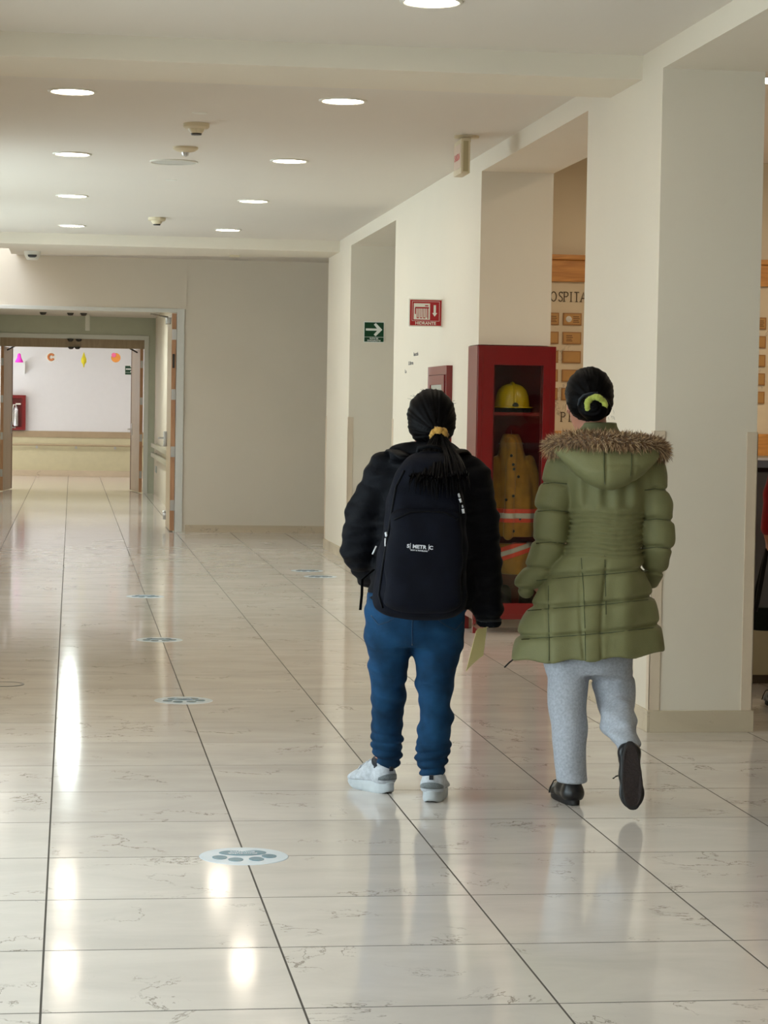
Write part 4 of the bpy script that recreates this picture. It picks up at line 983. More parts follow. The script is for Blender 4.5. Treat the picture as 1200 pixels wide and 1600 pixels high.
# ---- jeans
F = Field((-0.26, -0.28, 0.03), (0.26, 0.32, 0.84), 0.005)
def ankle(X, Y, Z):
    a = np.clip((0.25-Z)/0.06, 0, 1); tw = 6*np.sin(9*X+2)+4*np.sin(7*Y)
    return (-0.0115*np.abs(np.sin(100*Z+tw*0.35))**0.7+0.005)*a+wj(X, Y, Z)
wj0 = waves(11, 34, 0.009, 6, (0.7, 0.7, 1.6)); wj1 = waves(12, 70, 0.0075, 6, (0.6, 0.6, 1.8))
wj = lambda X, Y, Z: wj0(X, Y, Z)+wj1(X, Y, Z)
knee = lambda X, Y, Z: -0.004*np.sin(60*Z+14*X)*np.exp(-((Z-0.42)/0.09)**2)
dj = lambda X, Y, Z: ankle(X, Y, Z)+knee(X, Y, Z)
F.loft([row(925, 574, 726, 0, 0.125), row(950, 571, 728, 0, 0.13), row(980, 570, 726, 0, 0.125), row(1008, 573, 722, 0, 0.105)], 0.03, disp=wj)
F.loft([row(985, 571, 643, 0.0, 0.10), row(1030, 575, 639, lad*0.2, 0.088), row(1060, 577, 635, lad*0.35, 0.08), row(1100, 580, 631, lad*0.55, 0.072), row(1150, 581, 629, lad*0.8, 0.066), row(1176, 584, 627, lad*0.92, 0.055), row(1200, 588, 622, lad, 0.043)], 0.028, disp=dj)
F.loft([row(985, 645, 724, 0.0, 0.10), row(1030, 647, 717, rad_*0.2, 0.088), row(1060, 650, 710, rad_*0.35, 0.08), row(1100, 654, 707, rad_*0.55, 0.072), row(1150, 652, 705, rad_*0.8, 0.066), row(1182, 652, 700, rad_*0.92, 0.055), row(1212, 657, 693, rad_, 0.043)], 0.028, disp=dj)
JE = F
jn = mk('jeans', F.mesh('jeans'), M['jeans'], body)
def seam(pts_px, F, d, r, name, m, par, n=6):
    pts = [on_surf(P, F, x, y, d, -r*0.3) for x, y in pts_px]; mk(name, MB().tube(pts, r, n=n).mesh(name), m, par, smooth=True)
def dense(pts, k=6):
    o = []
    for a, b in zip(pts[:-1], pts[1:]):
        for i in range(k): o.append((a[0]+(b[0]-a[0])*i/k, a[1]+(b[1]-a[1])*i/k))
    return o+[pts[-1]]
seam(dense([(580, 962), (592, 976), (606, 972), (618, 964)]), F, -0.15, 0.0022, 'pocket_stitch', M['denim_seam'], jn)
seam(dense([(684, 968), (697, 978), (712, 984), (722, 972)]), F, -0.15, 0.0022, 'pocket_stitch', M['denim_seam'], jn)
seam(dense([(645, 966), (644, 985), (644, 1008)]), F, -0.15, 0.0026, 'back_seam', M['denim_seam'], jn)
# ---- sneakers
build_shoe(body, lh, ldir, (0, 0, 1), 'sneaker', L=0.25)
build_shoe(body, rh, rdir, (0, 0, 1), 'sneaker', L=0.25, mirror=-1)
mk('sock', MB().tube([Lank+np.array([0, 0, 0.03]), Lank-np.array([0, 0, 0.045])], 0.034, n=20).mesh('sock'), M['sneaker_lining'], body, smooth=40)
mk('sock', MB().tube([Rank+np.array([0, 0, 0.03]), Rank-np.array([0, 0, 0.045])], 0.034, n=20).mesh('sock'), M['sneaker_lining'], body, smooth=40)
# ---- hair
tie = pt(686, 679, -0.118)
def combed(tie, amp, nn):
    def f(X, Y, Z):
        a = np.arctan2(Z-tie[2], X-tie[0]); rr = np.sqrt((X-tie[0])**2+(Z-tie[2])**2+(Y-tie[1])**2)
        return -amp*np.sin(a*nn+3*np.sin(a*7)+rr*20)*np.clip(rr/0.04, 0, 1)-amp*0.8*np.sin(a*nn*0.37+1)
    return f
hc = pt(674, 653, -0.012)
F = Field(hc-np.array([0.13, 0.16, 0.14]), hc+np.array([0.13, 0.14, 0.13]), 0.004)
cb = combed(tie, 0.0016, 46)
F.ell(hc+np.array([0, 0.004, 0.004]), (0.0895, 0.113, 0.103), 0.02, disp=cb)
F.ell(hc+np.array([0.002, -0.035, -0.035]), (0.078, 0.070, 0.062), 0.03, disp=cb)
F.cone(hc+np.array([0.012, -0.09, -0.045]), tie, 0.034, 0.020, 0.03, disp=lambda X, Y, Z, t: cb(X, Y, Z))
F.ell(hc+np.array([0.028, 0.118, -0.055]), (0.068, 0.060, 0.085), 0.015, op='s')   # face opening
F.ell(hc+np.array([-0.088, 0.008, -0.035]), (0.018, 0.03, 0.04), 0.01, op='s')     # ears stay free
F.ell(hc+np.array([0.09, 0.035, -0.05]), (0.022, 0.03, 0.042), 0.01, op='s')
mk('hair', F.mesh('hair'), M['hair'], body)
# ponytail: many tapered locks fanning over the backpack
rg = random.Random(5); pt_mb = MB()
for i in range(150):
    u = rg.uniform(-1, 1); v = rg.uniform(-1, 1)
    ex = 686+u*46+rg.uniform(-6, 6); ey = 776-abs(u)*14+rg.uniform(-34, 10)
    a = tie+np.array([u*0.014, v*0.014-0.006, rg.uniform(-0.01, 0.01)])
    b = pt(687+u*22, 700, -0.155+v*0.018); c = pt(687+u*38, 724, -0.235+v*0.02-0.04*(1-abs(u))); dd = pt(ex*0.55+0.45*(687+u*44), 748, -0.335+0.028*abs(u)-0.012*rg.random()); e = pt(ex, ey, -0.352+0.035*abs(u)-0.008*rg.random())
    q = [Vector(x) for x in (a, b, c, dd, e)]
    pth = []
    for k in range(len(q)-1):
        for t_ in (0, 0.5): pth.append(q[k].lerp(q[k+1], t_))
    pth.append(q[-1])
    for k in range(1, len(pth)-1): pth[k] = (pth[k-1]+pth[k]*2+pth[k+1])/4
    r0 = rg.uniform(0.0032, 0.0058)
    pt_mb.tube(pth, [r0*x for x in (0.8, 1, 1.1, 1.1, 1.0, 0.9, 0.75, 0.5, 0.12)], n=5)
po = pt_mb.build('ponytail', M['hair'], body, smooth=True); po['kind'] = 'stuff'
fly = MB()
for i in range(26):
    a = rg.uniform(0.5, 2.5); q0 = Vector(hc)+Vector((0.087*math.cos(a), rg.uniform(-0.06, 0.05), 0.004+0.098*math.sin(a))); dv = Vector((math.cos(a)*0.6+rg.uniform(-0.6, 0.6), rg.uniform(-.5, .5), math.sin(a)*0.5))
    fly.tube([q0-dv*0.004, q0+dv*0.010, q0+dv*0.016+Vector((rg.uniform(-.006, .006), 0, 0))], [0.0006, 0.0005, 0.0002], n=4)
fo = fly.build('flyaway_hair', M['hair'], body); fo['kind'] = 'stuff'
def scrunchie(c, R, r, m, par, tilt, n=64, lobes=17, name='scrunchie', arc=(0, 2*math.pi), amp=1.0):
    mb = MB(); pts = []; rs = []
    T = Matrix.Rotation(tilt[0], 3, 'X') @ Matrix.Rotation(tilt[1], 3, 'Y')
    for a in np.linspace(arc[0], arc[1], n+1):
        w = 1+amp*(0.10*math.sin(lobes*a)+0.05*math.sin(lobes*2.3*a+1))
        pts.append(Vector(c)+T @ Vector((R*w*math.cos(a), 0.004*math.sin(lobes*a*0.7), R*w*math.sin(a)))); rs.append(r*(1+amp*0.22*math.sin(lobes*a+1.2)+0.06*math.sin(31*a)))
    mb.tube(pts, rs, n=10, cap=False); return mk(name, mb.mesh(name), m, par, smooth=True)
scrunchie(tie+np.array([0, -0.006, -0.002]), 0.020, 0.0135, M['mustard'], body, (math.radians(35), 0))
# ---- backpack (a thing of its own)
bp = P.root(thing('backpack', 'dark navy backpack with small white logo lettering worn on the back', 'backpack'))
BF = Field((-0.27, -0.42, 0.62), (0.28, -0.06, 1.36), 0.005)
wb = waves(21, 26, 0.007, 5); wb2 = waves(22, 60, 0.004, 5)
BF.loft([row(704, 652, 694, -0.19, 0.04), row(722, 630, 706, -0.21, 0.07), row(742, 617, 716, -0.22, 0.08), row(765, 609, 722, -0.225, 0.086), row(800, 604, 727, -0.23, 0.092), row(850, 594, 730, -0.235, 0.098), row(890, 586, 731, -0.24, 0.102), row(925, 581, 730, -0.24, 0.102), row(948, 585, 726, -0.235, 0.096), row(961, 600, 713, -0.23, 0.08), row(968, 625, 692, -0.225, 0.06)], 0.02, p=2.8, disp=lambda X, Y, Z: wb(X, Y, Z)+wb2(X, Y, Z), cap=0.03)
bag = mk('main_compartment', BF.mesh('main_compartment'), M['backpack'], bp)
PF = Field((-0.24, -0.44, 0.64), (0.26, -0.20, 1.20), 0.005)
PF.loft([row(792, 622, 712, -0.30, 0.035), row(805, 613, 719, -0.30, 0.05), row(850, 606, 723, -0.305, 0.056), row(900, 600, 724, -0.31, 0.058), row(940, 598, 721, -0.31, 0.054), row(958, 612, 706, -0.305, 0.04)], 0.02, p=3.0, disp=lambda X, Y, Z: wb(X, Y, Z)*0.7+wb2(X, Y, Z)*0.8, cap=0.03)
pk = mk('front_pocket', PF.mesh('front_pocket'), M['backpack'], bp)
def bseam(pts, name, m, par, r, FF, off=0.001): mk(name, MB().tube([on_surf(P, FF, x, y, -0.33, off) for x, y in pts], r, n=6).mesh(name), m, par, smooth=True)
bseam(dense([(632, 735), (619, 760), (612, 800), (604, 850), (597, 890), (592, 930), (598, 950)], 5), 'zipper', M['backpack_trim'], bag, 0.0045, BF)
bseam(dense([(706, 730), (715, 760), (719, 800), (722, 850), (722, 900), (720, 935)], 5), 'zipper', M['backpack_trim'], bag, 0.0045, BF)
bseam(dense([(616, 812), (640, 801), (668, 799), (695, 801), (715, 812)], 5), 'zipper', M['backpack_trim'], pk, 0.004, PF)
def pull(pts, par, r=0.0028):
    mk('zipper_pull', MB().tube([on_surf(P, BF, x, y, -0.33, 0.008) for x, y in pts], r, n=6).mesh('zipper_pull'), M['silver'], par, smooth=True)
pull([(603, 832), (604, 838)], bag, 0.005); pull([(602, 841), (602, 853)], bag); pull([(606, 857), (607, 862)], bag, 0.004)
pull([(588, 853), (582, 866)], bag); pull([(716, 771), (718, 777)], bag, 0.004); pull([(718, 779), (720, 785)], bag, 0.005); pull([(722, 789), (723, 793)], bag, 0.003); pull([(723, 795), (724, 802)], bag, 0.005)
for sx, xs in ((0, (634, 622, 612, 606, 604)), (1, (696, 708, 722, 730, 733))):
    ps = [pt(xs[0], 716, -0.20), pt(xs[1], 706, -0.145), pt(xs[2], 702, -0.06), pt(xs[3], 712, 0.06), pt(xs[4], 760, 0.165), pt(xs[4], 830, 0.175), pt(xs[4], 890, 0.14)]
    q = []
    for a, b in zip(ps[:-1], ps[1:]): q += [a, (a+b)/2]
    q.append(ps[-1]); q = [Vector(x) for x in q]
    for _ in range(2):
        for k in range(1, len(q)-1): q[k] = (q[k-1]+2*q[k]+q[k+1])/4
    mk('shoulder_strap', MB().tube(q, 0.026, n=12, flat=0.35).mesh('shoulder_strap'), M['backpack_trim'], bp, smooth=True)
mk('carry_loop', MB().tube([pt(652, 712, -0.2), pt(654, 700, -0.21), pt(672, 697, -0.215), pt(688, 700, -0.21), pt(690, 712, -0.2)], 0.008, n=8).mesh('carry_loop'), M['backpack_trim'], bp, smooth=True)
a, b = pt(566, 905, -0.13), pt(563, 953, -0.13)
mk('loose_strap', MB().tube([pt(584, 890, -0.15), a, (a+b)/2+np.array([0.002, 0, 0]), b], 0.011, n=8, flat=0.25).mesh('loose_strap'), M['backpack_trim'], bp, smooth=True)
# logo: S|METR|C with a line of tiny letters below
lg = on_surf(P, PF, 656, 857, -0.36, 0.004); sl = math.radians(-3.5)
Rl = Matrix.Rotation(-sl, 4, 'Y') 
def logo(s, size, x, z, name='logo_lettering', bold=0.0003, sx=1.0):
    me = text_mesh(s, size, 'CENTER', extrude=0.0004, sx=sx, bold=bold); me.transform(STAND); me.transform(Matrix.Translation((x, 0, z))); me.transform(Rl)
    return mk(name, me, M['silver'], pk, loc=lg)
logo('S', 0.0175, -0.0415, 0, bold=0.0006, sx=1.15); logo('METR', 0.0175, -0.002, 0, sx=1.10, bold=0.0006); logo('C', 0.0175, 0.039, 0, bold=0.0006, sx=1.15)
for x in (-0.0340, 0.0310):
    me = MB().box(x-0.0009, x+0.0009, -0.0012, 0.0, -0.0045, 0.0165).mesh('logo_bar'); me.transform(Rl); mk('logo_bar', me, M['silver'], pk, loc=lg)
logo('BODY & TRAVELLING', 0.0062, -0.002, -0.0095, 'logo_subline', bold=0.00025)
# ---- yellow paper held in the hand
A, B, C_, D_ = pt(744, 986, -0.045), pt(761, 978, 0.045), pt(755, 1024, 0.055), pt(728, 1049, -0.05)
nA = Vector((B-A)).cross(Vector(D_-A)).normalized()*0.0006
mb = MB(); q = []
for i in range(7):
    for j in range(7):
        u, v = i/6, j/6; p = (A*(1-u)+B*u)*(1-v)+(D_*(1-u)+C_*u)*v
        q.append(Vector(p)+nA*(14*math.sin(math.pi*u)*(1-0.5*v)))
vs_ = [x+nA for x in q]+[x-nA for x in q]; fs_ = []
for i in range(6):
    for j in range(6):
        k = i*7+j; fs_ += [(k, k+1, k+8, k+7), (49+k, 49+k+7, 49+k+8, 49+k+1)]
for i in range(6): fs_ += [(i, 49+i, 50+i, i+1), (42+i, 43+i, 92+i, 91+i), (i*7, i*7+7, 56+i*7, 49+i*7), (i*7+6, 55+i*7, 62+i*7, i*7+13)]
mb.add(vs_, fs_)
pa = P.root(mb.build('paper_sheet', M['paper_yellow'], smooth=40)); tag(pa, 'folded pale yellow paper held beside blue jeans', 'paper')
# ================================================================ WALKER IN OLIVE COAT
P = Person(1.93, 8.20)
pt, row = P.pt, P.row
lh = loc_of(P, on_z(900, 1260, 0)); ldir = np.array([-0.22, 0.97, 0])
lad = float(lh[1]+ldir[1]*0.055)
# trailing foot: toe near the floor, sole turned to the viewer
toe = pt(990, 1266, -0.315); heel = pt(985, 1158, -0.285)
tdir = (toe-heel)/np.linalg.norm(toe-heel); sole_n = np.array([0.05, -1.0, -0.14])     # outward normal of the sole
F = Field((-0.36, -0.46, 0.0), (0.40, 0.40, 1.62), 0.006)
hc = pt(921, 616, 0.0)
add_head(F, hc+np.array([-0.007, 0.004, -0.036]), (-0.22, 1, -0.04), h=0.19, w=0.068)
F.cone(pt(922, 650, 0.0), pt(930, 685, 0.0), 0.05, 0.054, 0.03)
F.loft([row(672, 905, 960, 0, 0.055), row(700, 885, 1000, 0, 0.08), row(740, 890, 1000, 0, 0.095), row(820, 902, 992, 0, 0.09), row(880, 895, 995, 0, 0.10), row(960, 880, 985, 0, 0.11), row(1020, 875, 980, 0, 0.10)], 0.03)
F.chain([pt(880, 735, 0), pt(862, 790, 0.0), pt(858, 850, 0.0), pt(832, 906, 0.045)], [0.045, 0.040, 0.036, 0.025], 0.02)
F.chain([pt(1012, 735, 0), pt(1027, 790, 0.0), pt(1029, 845, 0.0), pt(1017, 905, 0.09)], [0.045, 0.040, 0.036, 0.027], 0.02)
add_hand(F, pt(834, 908, 0.05), (1.0, 0.5, -0.8), (0.3, -1, 0.1), (0.3, 0.3, 1), curl=0.35, size=0.8)
add_hand(F, pt(1016, 908, 0.09), (-1.0, 0.5, -0.8), (-0.3, -1, 0.1), (-0.3, 0.3, 1), curl=0.35, size=0.9)
Lank = lh+ldir*0.055+np.array([0, 0, 0.095])
F.chain([pt(892, 1010, 0), pt(890, 1100, lad*0.4), pt(891, 1130, lad*0.6), Lank, Lank-np.array([0, 0, 0.05])], [0.066, 0.044, 0.042, 0.027, 0.025], 0.02)
F.chain([lh+ldir*0.045+np.array([0, 0, 0.05]), lh+ldir*0.13+np.array([0, 0, 0.045]), lh+ldir*0.19+np.array([0, 0, 0.04])], [0.024, 0.022, 0.017], 0.02)
sn = Vector(sole_n).normalized(); rheel = Vector(heel); rt = Vector(tdir)
Rank = np.array(rheel+rt*0.035-sn*0.085)
F.chain([pt(955, 1010, 0), pt(960, 1095, 0.02), pt(965, 1115, -0.02), Rank], [0.066, 0.044, 0.042, 0.028], 0.02)
F.chain([np.array(rheel+rt*0.04-sn*0.055), np.array(rheel+rt*0.13-sn*0.045), np.array(rheel+rt*0.19-sn*0.04)], [0.024, 0.022, 0.017], 0.02)
body = P.root(mk('person', F.mesh('person'), M['skin']))
tag(body, 'person seen from behind in olive quilted coat with fur hood and grey sweatpants', 'person')
# ---- coat
CF = Field((-0.36, -0.30, 0.42), (0.36, 0.32, 1.40), 0.005)
zy = lambda y, x=930: float(pt(x, y, -0.13)[2])
xx = lambda x, y=900: float(pt(x, y, -0.13)[0])
seams = [zy(y) for y in (898, 945, 990)]
tilt = 0.10
wc = waves(31, 24, 0.006, 5); wc2 = waves(32, 70, 0.0075, 7)
zs0, zs1 = zy(868), zy(797)
gx = [xx(x) for x in (857, 912, 945)]
def coat_disp(X, Y, Z):
    v = Z-tilt*(X-xx(912)); o = wc(X, Y, Z)+0.6*wc2(X, Y, Z)
    for z in seams: o = o+0.011*groove(v-z, 0.009)
    below = np.clip((zs0-Z)/0.04, 0, 1)
    o = o-0.006*np.clip(below, 0, 1)*np.abs(np.sin(math.pi*(v-seams[2])/(seams[1]-seams[2])))**0.7
    for i, g in enumerate(gx): o = o+0.007*groove(X-g+0.012*np.sin(9*Z+i), 0.007)*below*(Y < 0.03)
    sm = np.clip((Z-zs0+0.02)/0.02, 0, 1)*np.clip((zs1-Z+0.01)/0.02, 0, 1)
    o = o+sm*(0.0050*np.cos(2*math.pi*(Z+0.004*np.sin(30*X)-zs0)/0.0185)+0.0012*np.sin(X*150+2*np.sin(40*Z)))
    up = np.clip((Z-zs1)/0.02, 0, 1)*np.clip((zy(735)-Z)/0.05, 0, 1)
    o = o+up*0.006*np.sin(X*95+1.2)*(Y < 0)
    flare = np.clip((zs0-Z)/0.1, 0, 1)
    return o+flare*0.006*np.sin(X*48+0.8)
CF.loft([row(672, 904, 964, 0.0, 0.065), row(688, 880, 1000, 0.0, 0.09), row(712, 868, 1030, 0, 0.115), row(745, 870, 1022, 0, 0.128), row(785, 884, 1010, 0, 0.13), row(815, 890, 1004, 0, 0.122), row(850, 884, 1004, 0, 0.122), row(885, 866, 1008, 0, 0.132), row(925, 840, 1018, 0, 0.148), row(965, 820, 1026, 0, 0.16), row(1005, 808, 1034, 0, 0.17), row(1040, 800, 1041, 0, 0.175)], 0.03, disp=coat_disp)
def hem(X, Y, Z):
    zl, zr = float(pt(805, 1036, -0.1)[2]), float(pt(1036, 1023, -0.1)[2]); xl, xr = float(pt(805, 1036, -0.1)[0]), float(pt(1036, 1023, -0.1)[0])
    return (zl+(zr-zl)*(X-xl)/(xr-xl)+0.006*np.sin(40*X)+0.02*np.clip(Y, 0, 1))-Z
CF.cut(hem, 0.012)
CF.loft([row(1045, 812, 1030, 0, 0.162), row(1020, 815, 1026, 0, 0.152), row(1000, 835, 1010, 0, 0.12)], 0.01, op='s')
def sleeve(seam_list):
    def f(X, Y, Z, t):
        o = wc2(X, Y, Z)*0.8
        for a, b in zip(seam_list[:-1], seam_list[1:]):
            o = o-0.0055*np.where((Z <= a) & (Z > b), np.abs(np.sin(math.pi*(Z-b)/(a-b)))**0.6, 0)
        for z in seam_list: o = o+0.010*groove(Z-z+0.006*np.sin(30*X+20*Y), 0.006)
        return o+0.006
    return f
sl_l = [float(pt(860, y, -0.05)[2]) for y in (708, 755, 798, 848, 890, 925)]
sl_r = [float(pt(1028, y, -0.05)[2]) for y in (716, 765, 812, 856, 895, 925)]
CF.chain([pt(882, 732, 0.0), pt(864, 790, 0.0), pt(859, 850, 0.0)], [0.070, 0.066, 0.064], 0.012, disp=sleeve(sl_l))
CF.chain([pt(859, 850, 0.0), pt(845, 885, 0.02), pt(823, 913, 0.045), pt(822, 924, 0.05)], [0.062, 0.056, 0.044, 0.034], 0.012, disp=sleeve(sl_l))
CF.chain([pt(1013, 735, 0.0), pt(1025, 790, 0.0), pt(1028, 845, 0.0)], [0.066, 0.060, 0.063], 0.012, disp=sleeve(sl_r))
CF.chain([pt(1028, 845, 0.0), pt(1024, 880, 0.05), pt(1016, 908, 0.09)], [0.062, 0.050, 0.036], 0.012, disp=sleeve(sl_r))
CF.cone(pt(933, 666, 0.0), pt(934, 692, 0.0), 0.072, 0.085, 0.02, disp=lambda X, Y, Z, t: 0.7*wc2(X, Y, Z))   # stand collar
CF.cone(pt(924, 680, 0.02), pt(916, 642, 0.03), 0.052, 0.062, 0.008, op='s')
ct = mk('coat', CF.mesh('coat'), M['coat'], body)
def cseam(pts, name='seam_thread', r=0.0019, FF=None, par=None):
    ps = [on_surf(P, FF or CF, x, y, -0.16, 0.0002) for x, y in pts]
    mk(name, MB().tube(ps, r, n=5).mesh(name), M['coat_thread'], par or ct, smooth=True)
# sewn lines in the quilting channels
for y0, y1, xl, xr in ((906, 892, 838, 1012), (953, 937, 824, 1022), (998, 981, 815, 1030)):
    cseam(dense([(xl, y0+1), (900, y0-5), (950, y0-9), (xr, y1-1)], 7))
cseam(dense([(857, 915), (857, 960), (858, 1000), (858, 1032)], 6)); cseam(dense([(908, 872), (912, 920), (914, 980), (915, 1032)], 6)); cseam(dense([(945, 868), (946, 910), (947, 960)], 5))
for ys, xa, xb in ((755, 848, 886), (798, 840, 885), (848, 838, 881)):
    cseam(dense([(xa, ys+1), ((xa+xb)/2, ys-1), (xb, ys+1)], 6))
for ys, xa, xb in ((765, 1007, 1040), (812, 1006, 1046), (856, 1006, 1046)):
    cseam(dense([(xa, ys+1), ((xa+xb)/2, ys-1), (xb, ys+1)], 6))
# cord at the hem
mk('drawcord', MB().tube([pt(801, 1031, -0.05), pt(796, 1035, -0.06), pt(788, 1043, -0.06)], 0.003, n=6).mesh('drawcord'), M['black_fabric'], ct, smooth=True)
# ---- hood lying on the back
HF = Field((-0.30, -0.34, 1.05), (0.34, 0.10, 1.42), 0.005)
hs = [xx(x, 730) for x in (944, 987)]
def hood_disp(X, Y, Z):
    o = wc(X, Y, Z)*0.6+wc2(X, Y, Z)*0.6
    for g in hs: o = o+0.006*groove(X-g, 0.005)
    return o+0.004*groove(Z-zy(724)+0.05*(X-xx(965))**2*8, 0.006)*(X > hs[0]-0.01)*(X < hs[1]+0.03)
HF.loft([row(694, 862, 1032, -0.09, 0.075), row(706, 864, 1032, -0.10, 0.095), row(718, 875, 1027, -0.115, 0.10), row(732, 889, 1013, -0.13, 0.10), row(746, 904, 997, -0.14, 0.088), row(758, 922, 978, -0.145, 0.065), row(766, 940, 962, -0.145, 0.03)], 0.02, disp=hood_disp, cap=0.02)
HF.ell(pt(930, 672, 0.0), (0.12, 0.13, 0.07), 0.02, op='s')
hd = mk('hood', HF.mesh('hood'), M['coat'], ct)
cseam(dense([(944, 706), (944, 730), (945, 756)], 5), FF=HF, par=hd); cseam(dense([(987, 708), (987, 728), (985, 744)], 5), FF=HF, par=hd)
# ---- fur edging
arc = [pt(860, 700, -0.03), pt(870, 694, -0.09), pt(890, 689, -0.14), pt(915, 687, -0.175), pt(945, 688, -0.19), pt(975, 690, -0.18), pt(1005, 693, -0.15), pt(1027, 699, -0.09), pt(1036, 707, -0.03)]
q = [Vector(x) for x in arc]; pth = []
for a, b in zip(q[:-1], q[1:]): pth += [a.lerp(b, t_) for t_ in (0, 0.25, 0.5, 0.75)]
pth.append(q[-1])
for _ in range(3):
    for k in range(1, len(pth)-1): pth[k] = (pth[k-1]+2*pth[k]+pth[k+1])/4
core = mk('fur_trim', MB().tube(pth, 0.024, n=12).mesh('fur_trim'), M['fur'], hd, smooth=True)
rg = random.Random(9); dark, light = MB(), MB()
for i in range(5200):
    u = rg.random()*(len(pth)-1.001); k = int(u); p0 = pth[k].lerp(pth[k+1], u-k); tg = (pth[k+1]-pth[k]).normalized()
    a = rg.uniform(0, 2*math.pi); n1 = tg.cross(Vector((0, 0, 1))).normalized(); n2 = n1.cross(tg); rd = n1*math.cos(a)+n2*math.sin(a)
    clump = math.sin(u*7.3+a*2.0)+math.sin(u*17.1-a*3.1)
    dv = (rd+tg*(0.5*math.sin(u*5+a*3)+rg.uniform(-0.3, 0.3))+Vector((rg.uniform(-.25, .25), rg.uniform(-.25, .25), rg.uniform(-.35, .2)))).normalized()
    if rd.z < -0.2: dv = (dv+Vector((0, 0, -0.2))).normalized()
    L = rg.uniform(0.018, 0.034)*(1+0.15*clump); b0 = p0+rd*0.021; w = rg.uniform(0.0008, 0.0017); sd = dv.cross(rd+Vector((0.1, 0.2, 0.3))).normalized(); s2 = dv.cross(sd)
    md = b0+dv*L*0.55; tip = b0+dv*L+Vector((0, 0, -0.004))
    (light if rg.random() < 0.42 else dark).add([b0+sd*w, b0-sd*w*0.6+s2*w, b0-sd*w*0.6-s2*w, md+sd*w*.8, md-sd*w*.5+s2*w*.8, md-sd*w*.5-s2*w*.8, tip], [(0, 1, 4, 3), (1, 2, 5, 4), (2, 0, 3, 5), (3, 4, 6), (4, 5, 6), (5, 3, 6)])
for mb_, m_ in ((dark, M['fur']), (light, M['fur_light'])):
    o = mk('fur_hair', mb_.mesh('fur_hair'), m_, hd); o['kind'] = 'stuff'
# ---- sweatpants
F = Field((-0.24, -0.46, 0.05), (0.26, 0.26, 0.75), 0.005)
ws0 = waves(41, 30, 0.007, 6, (0.6, 0.6, 1.5)); ws1 = waves(42, 75, 0.0035, 6)
ws = lambda X, Y, Z: ws0(X, Y, Z)+ws1(X, Y, Z)
F.loft([row(990, 852, 986, 0, 0.12), row(1030, 852, 987, 0, 0.115), row(1052, 853, 986, 0, 0.095)], 0.02, disp=ws)
F.loft([row(1030, 852, 921, 0.0, 0.10), row(1060, 853, 919, lad*0.2, 0.092), row(1100, 857, 917, lad*0.45, 0.082), row(1150, 862, 917, lad*0.8, 0.074), row(1190, 866, 917, lad, 0.068), row(1222, 869, 917, lad, 0.064)], 0.02, disp=ws)
F.chain([pt(953, 1030, 0.0), pt(958, 1070, 0.02), pt(962, 1096, 0.02)], [0.078, 0.072, 0.066], 0.025, disp=lambda X, Y, Z, t: ws(X, Y, Z)+0.006*groove(Z-zy(1068)-0.15*(X-xx(955)), 0.008))
F.chain([pt(962, 1096, 0.02), pt(967, 1125, -0.08), Rank-np.array([0, 0, -0.008])], [0.066, 0.062, 0.046], 0.025, disp=lambda X, Y, Z, t: ws(X, Y, Z)-0.006*np.sin(95*Z+25*X)*np.clip((t-0.3)*2, 0, 1))
mk('sweatpants', F.mesh('sweatpants'), M['sweats'], body)
build_shoe(body, lh, ldir, (0, 0, 1), 'leather', L=0.25)
build_shoe(body, heel, tdir, -sole_n, 'leather', L=float(np.linalg.norm(toe-heel)))
# ---- hair with a bun
tie = pt(930, 632, -0.118)
F = Field(hc-np.array([0.13, 0.18, 0.14]), hc+np.array([0.13, 0.14, 0.14]), 0.004)
cb = combed(tie, 0.0012, 44)
F.ell(hc+np.array([0.0, 0.0, 0.000]), (0.089, 0.112, 0.101), 0.02, disp=cb)
F.ell(pt(922, 632, -0.055), (0.078, 0.060, 0.056), 0.03, disp=cb)
F.ell(pt(929, 638, -0.118), (0.058, 0.042, 0.046), 0.012, disp=lambda X, Y, Z: 0.0022*np.sin(np.arctan2(Z-tie[2], X-tie[0])*5+np.sqrt((X-tie[0])**2+(Z-tie[2])**2)*320))
F.ell(hc+np.array([-0.022, 0.118, -0.06]), (0.066, 0.060, 0.085), 0.015, op='s')
F.ell(hc+np.array([-0.080, 0.0, -0.066]), (0.024, 0.045, 0.040), 0.01, op='s')
F.ell(hc+np.array([0.088, 0.0, -0.030]), (0.016, 0.03, 0.036), 0.01, op='s')
mk('hair', F.mesh('hair'), M['hair'], body)
scrunchie(pt(931, 634, -0.148), 0.031, 0.0115, M['lime'], body, (math.radians(8), 0), arc=(math.radians(-10), math.radians(205)), lobes=5, amp=0.35)
mk('hair_band', MB().tube([pt(x, y, d) for x, y, d in ((904, 634, -0.115), (906, 624, -0.125), (912, 618, -0.13), (922, 615, -0.133), (934, 614, -0.132))], 0.005, n=8).mesh('hair_band'), M['navy_band'], body, smooth=True)
fly = MB()
for i in range(16):
    x0, y0 = rg.choice(((955, 632), (957, 645), (950, 652), (884, 632), (887, 640))); q0 = Vector(pt(x0+rg.uniform(-4, 4), y0+rg.uniform(-6, 6), -0.03)); s_ = 1 if x0 > 920 else -1
    fly.tube([q0, q0+Vector((s_*0.003, -0.004, -0.008)), q0+Vector((s_*rg.uniform(0.002, 0.010), -0.004, -rg.uniform(0.010, 0.022)))], [0.0005, 0.0004, 0.0001], n=4)
fo = fly.build('flyaway_hair', M['hair'], body); fo['kind'] = 'stuff'
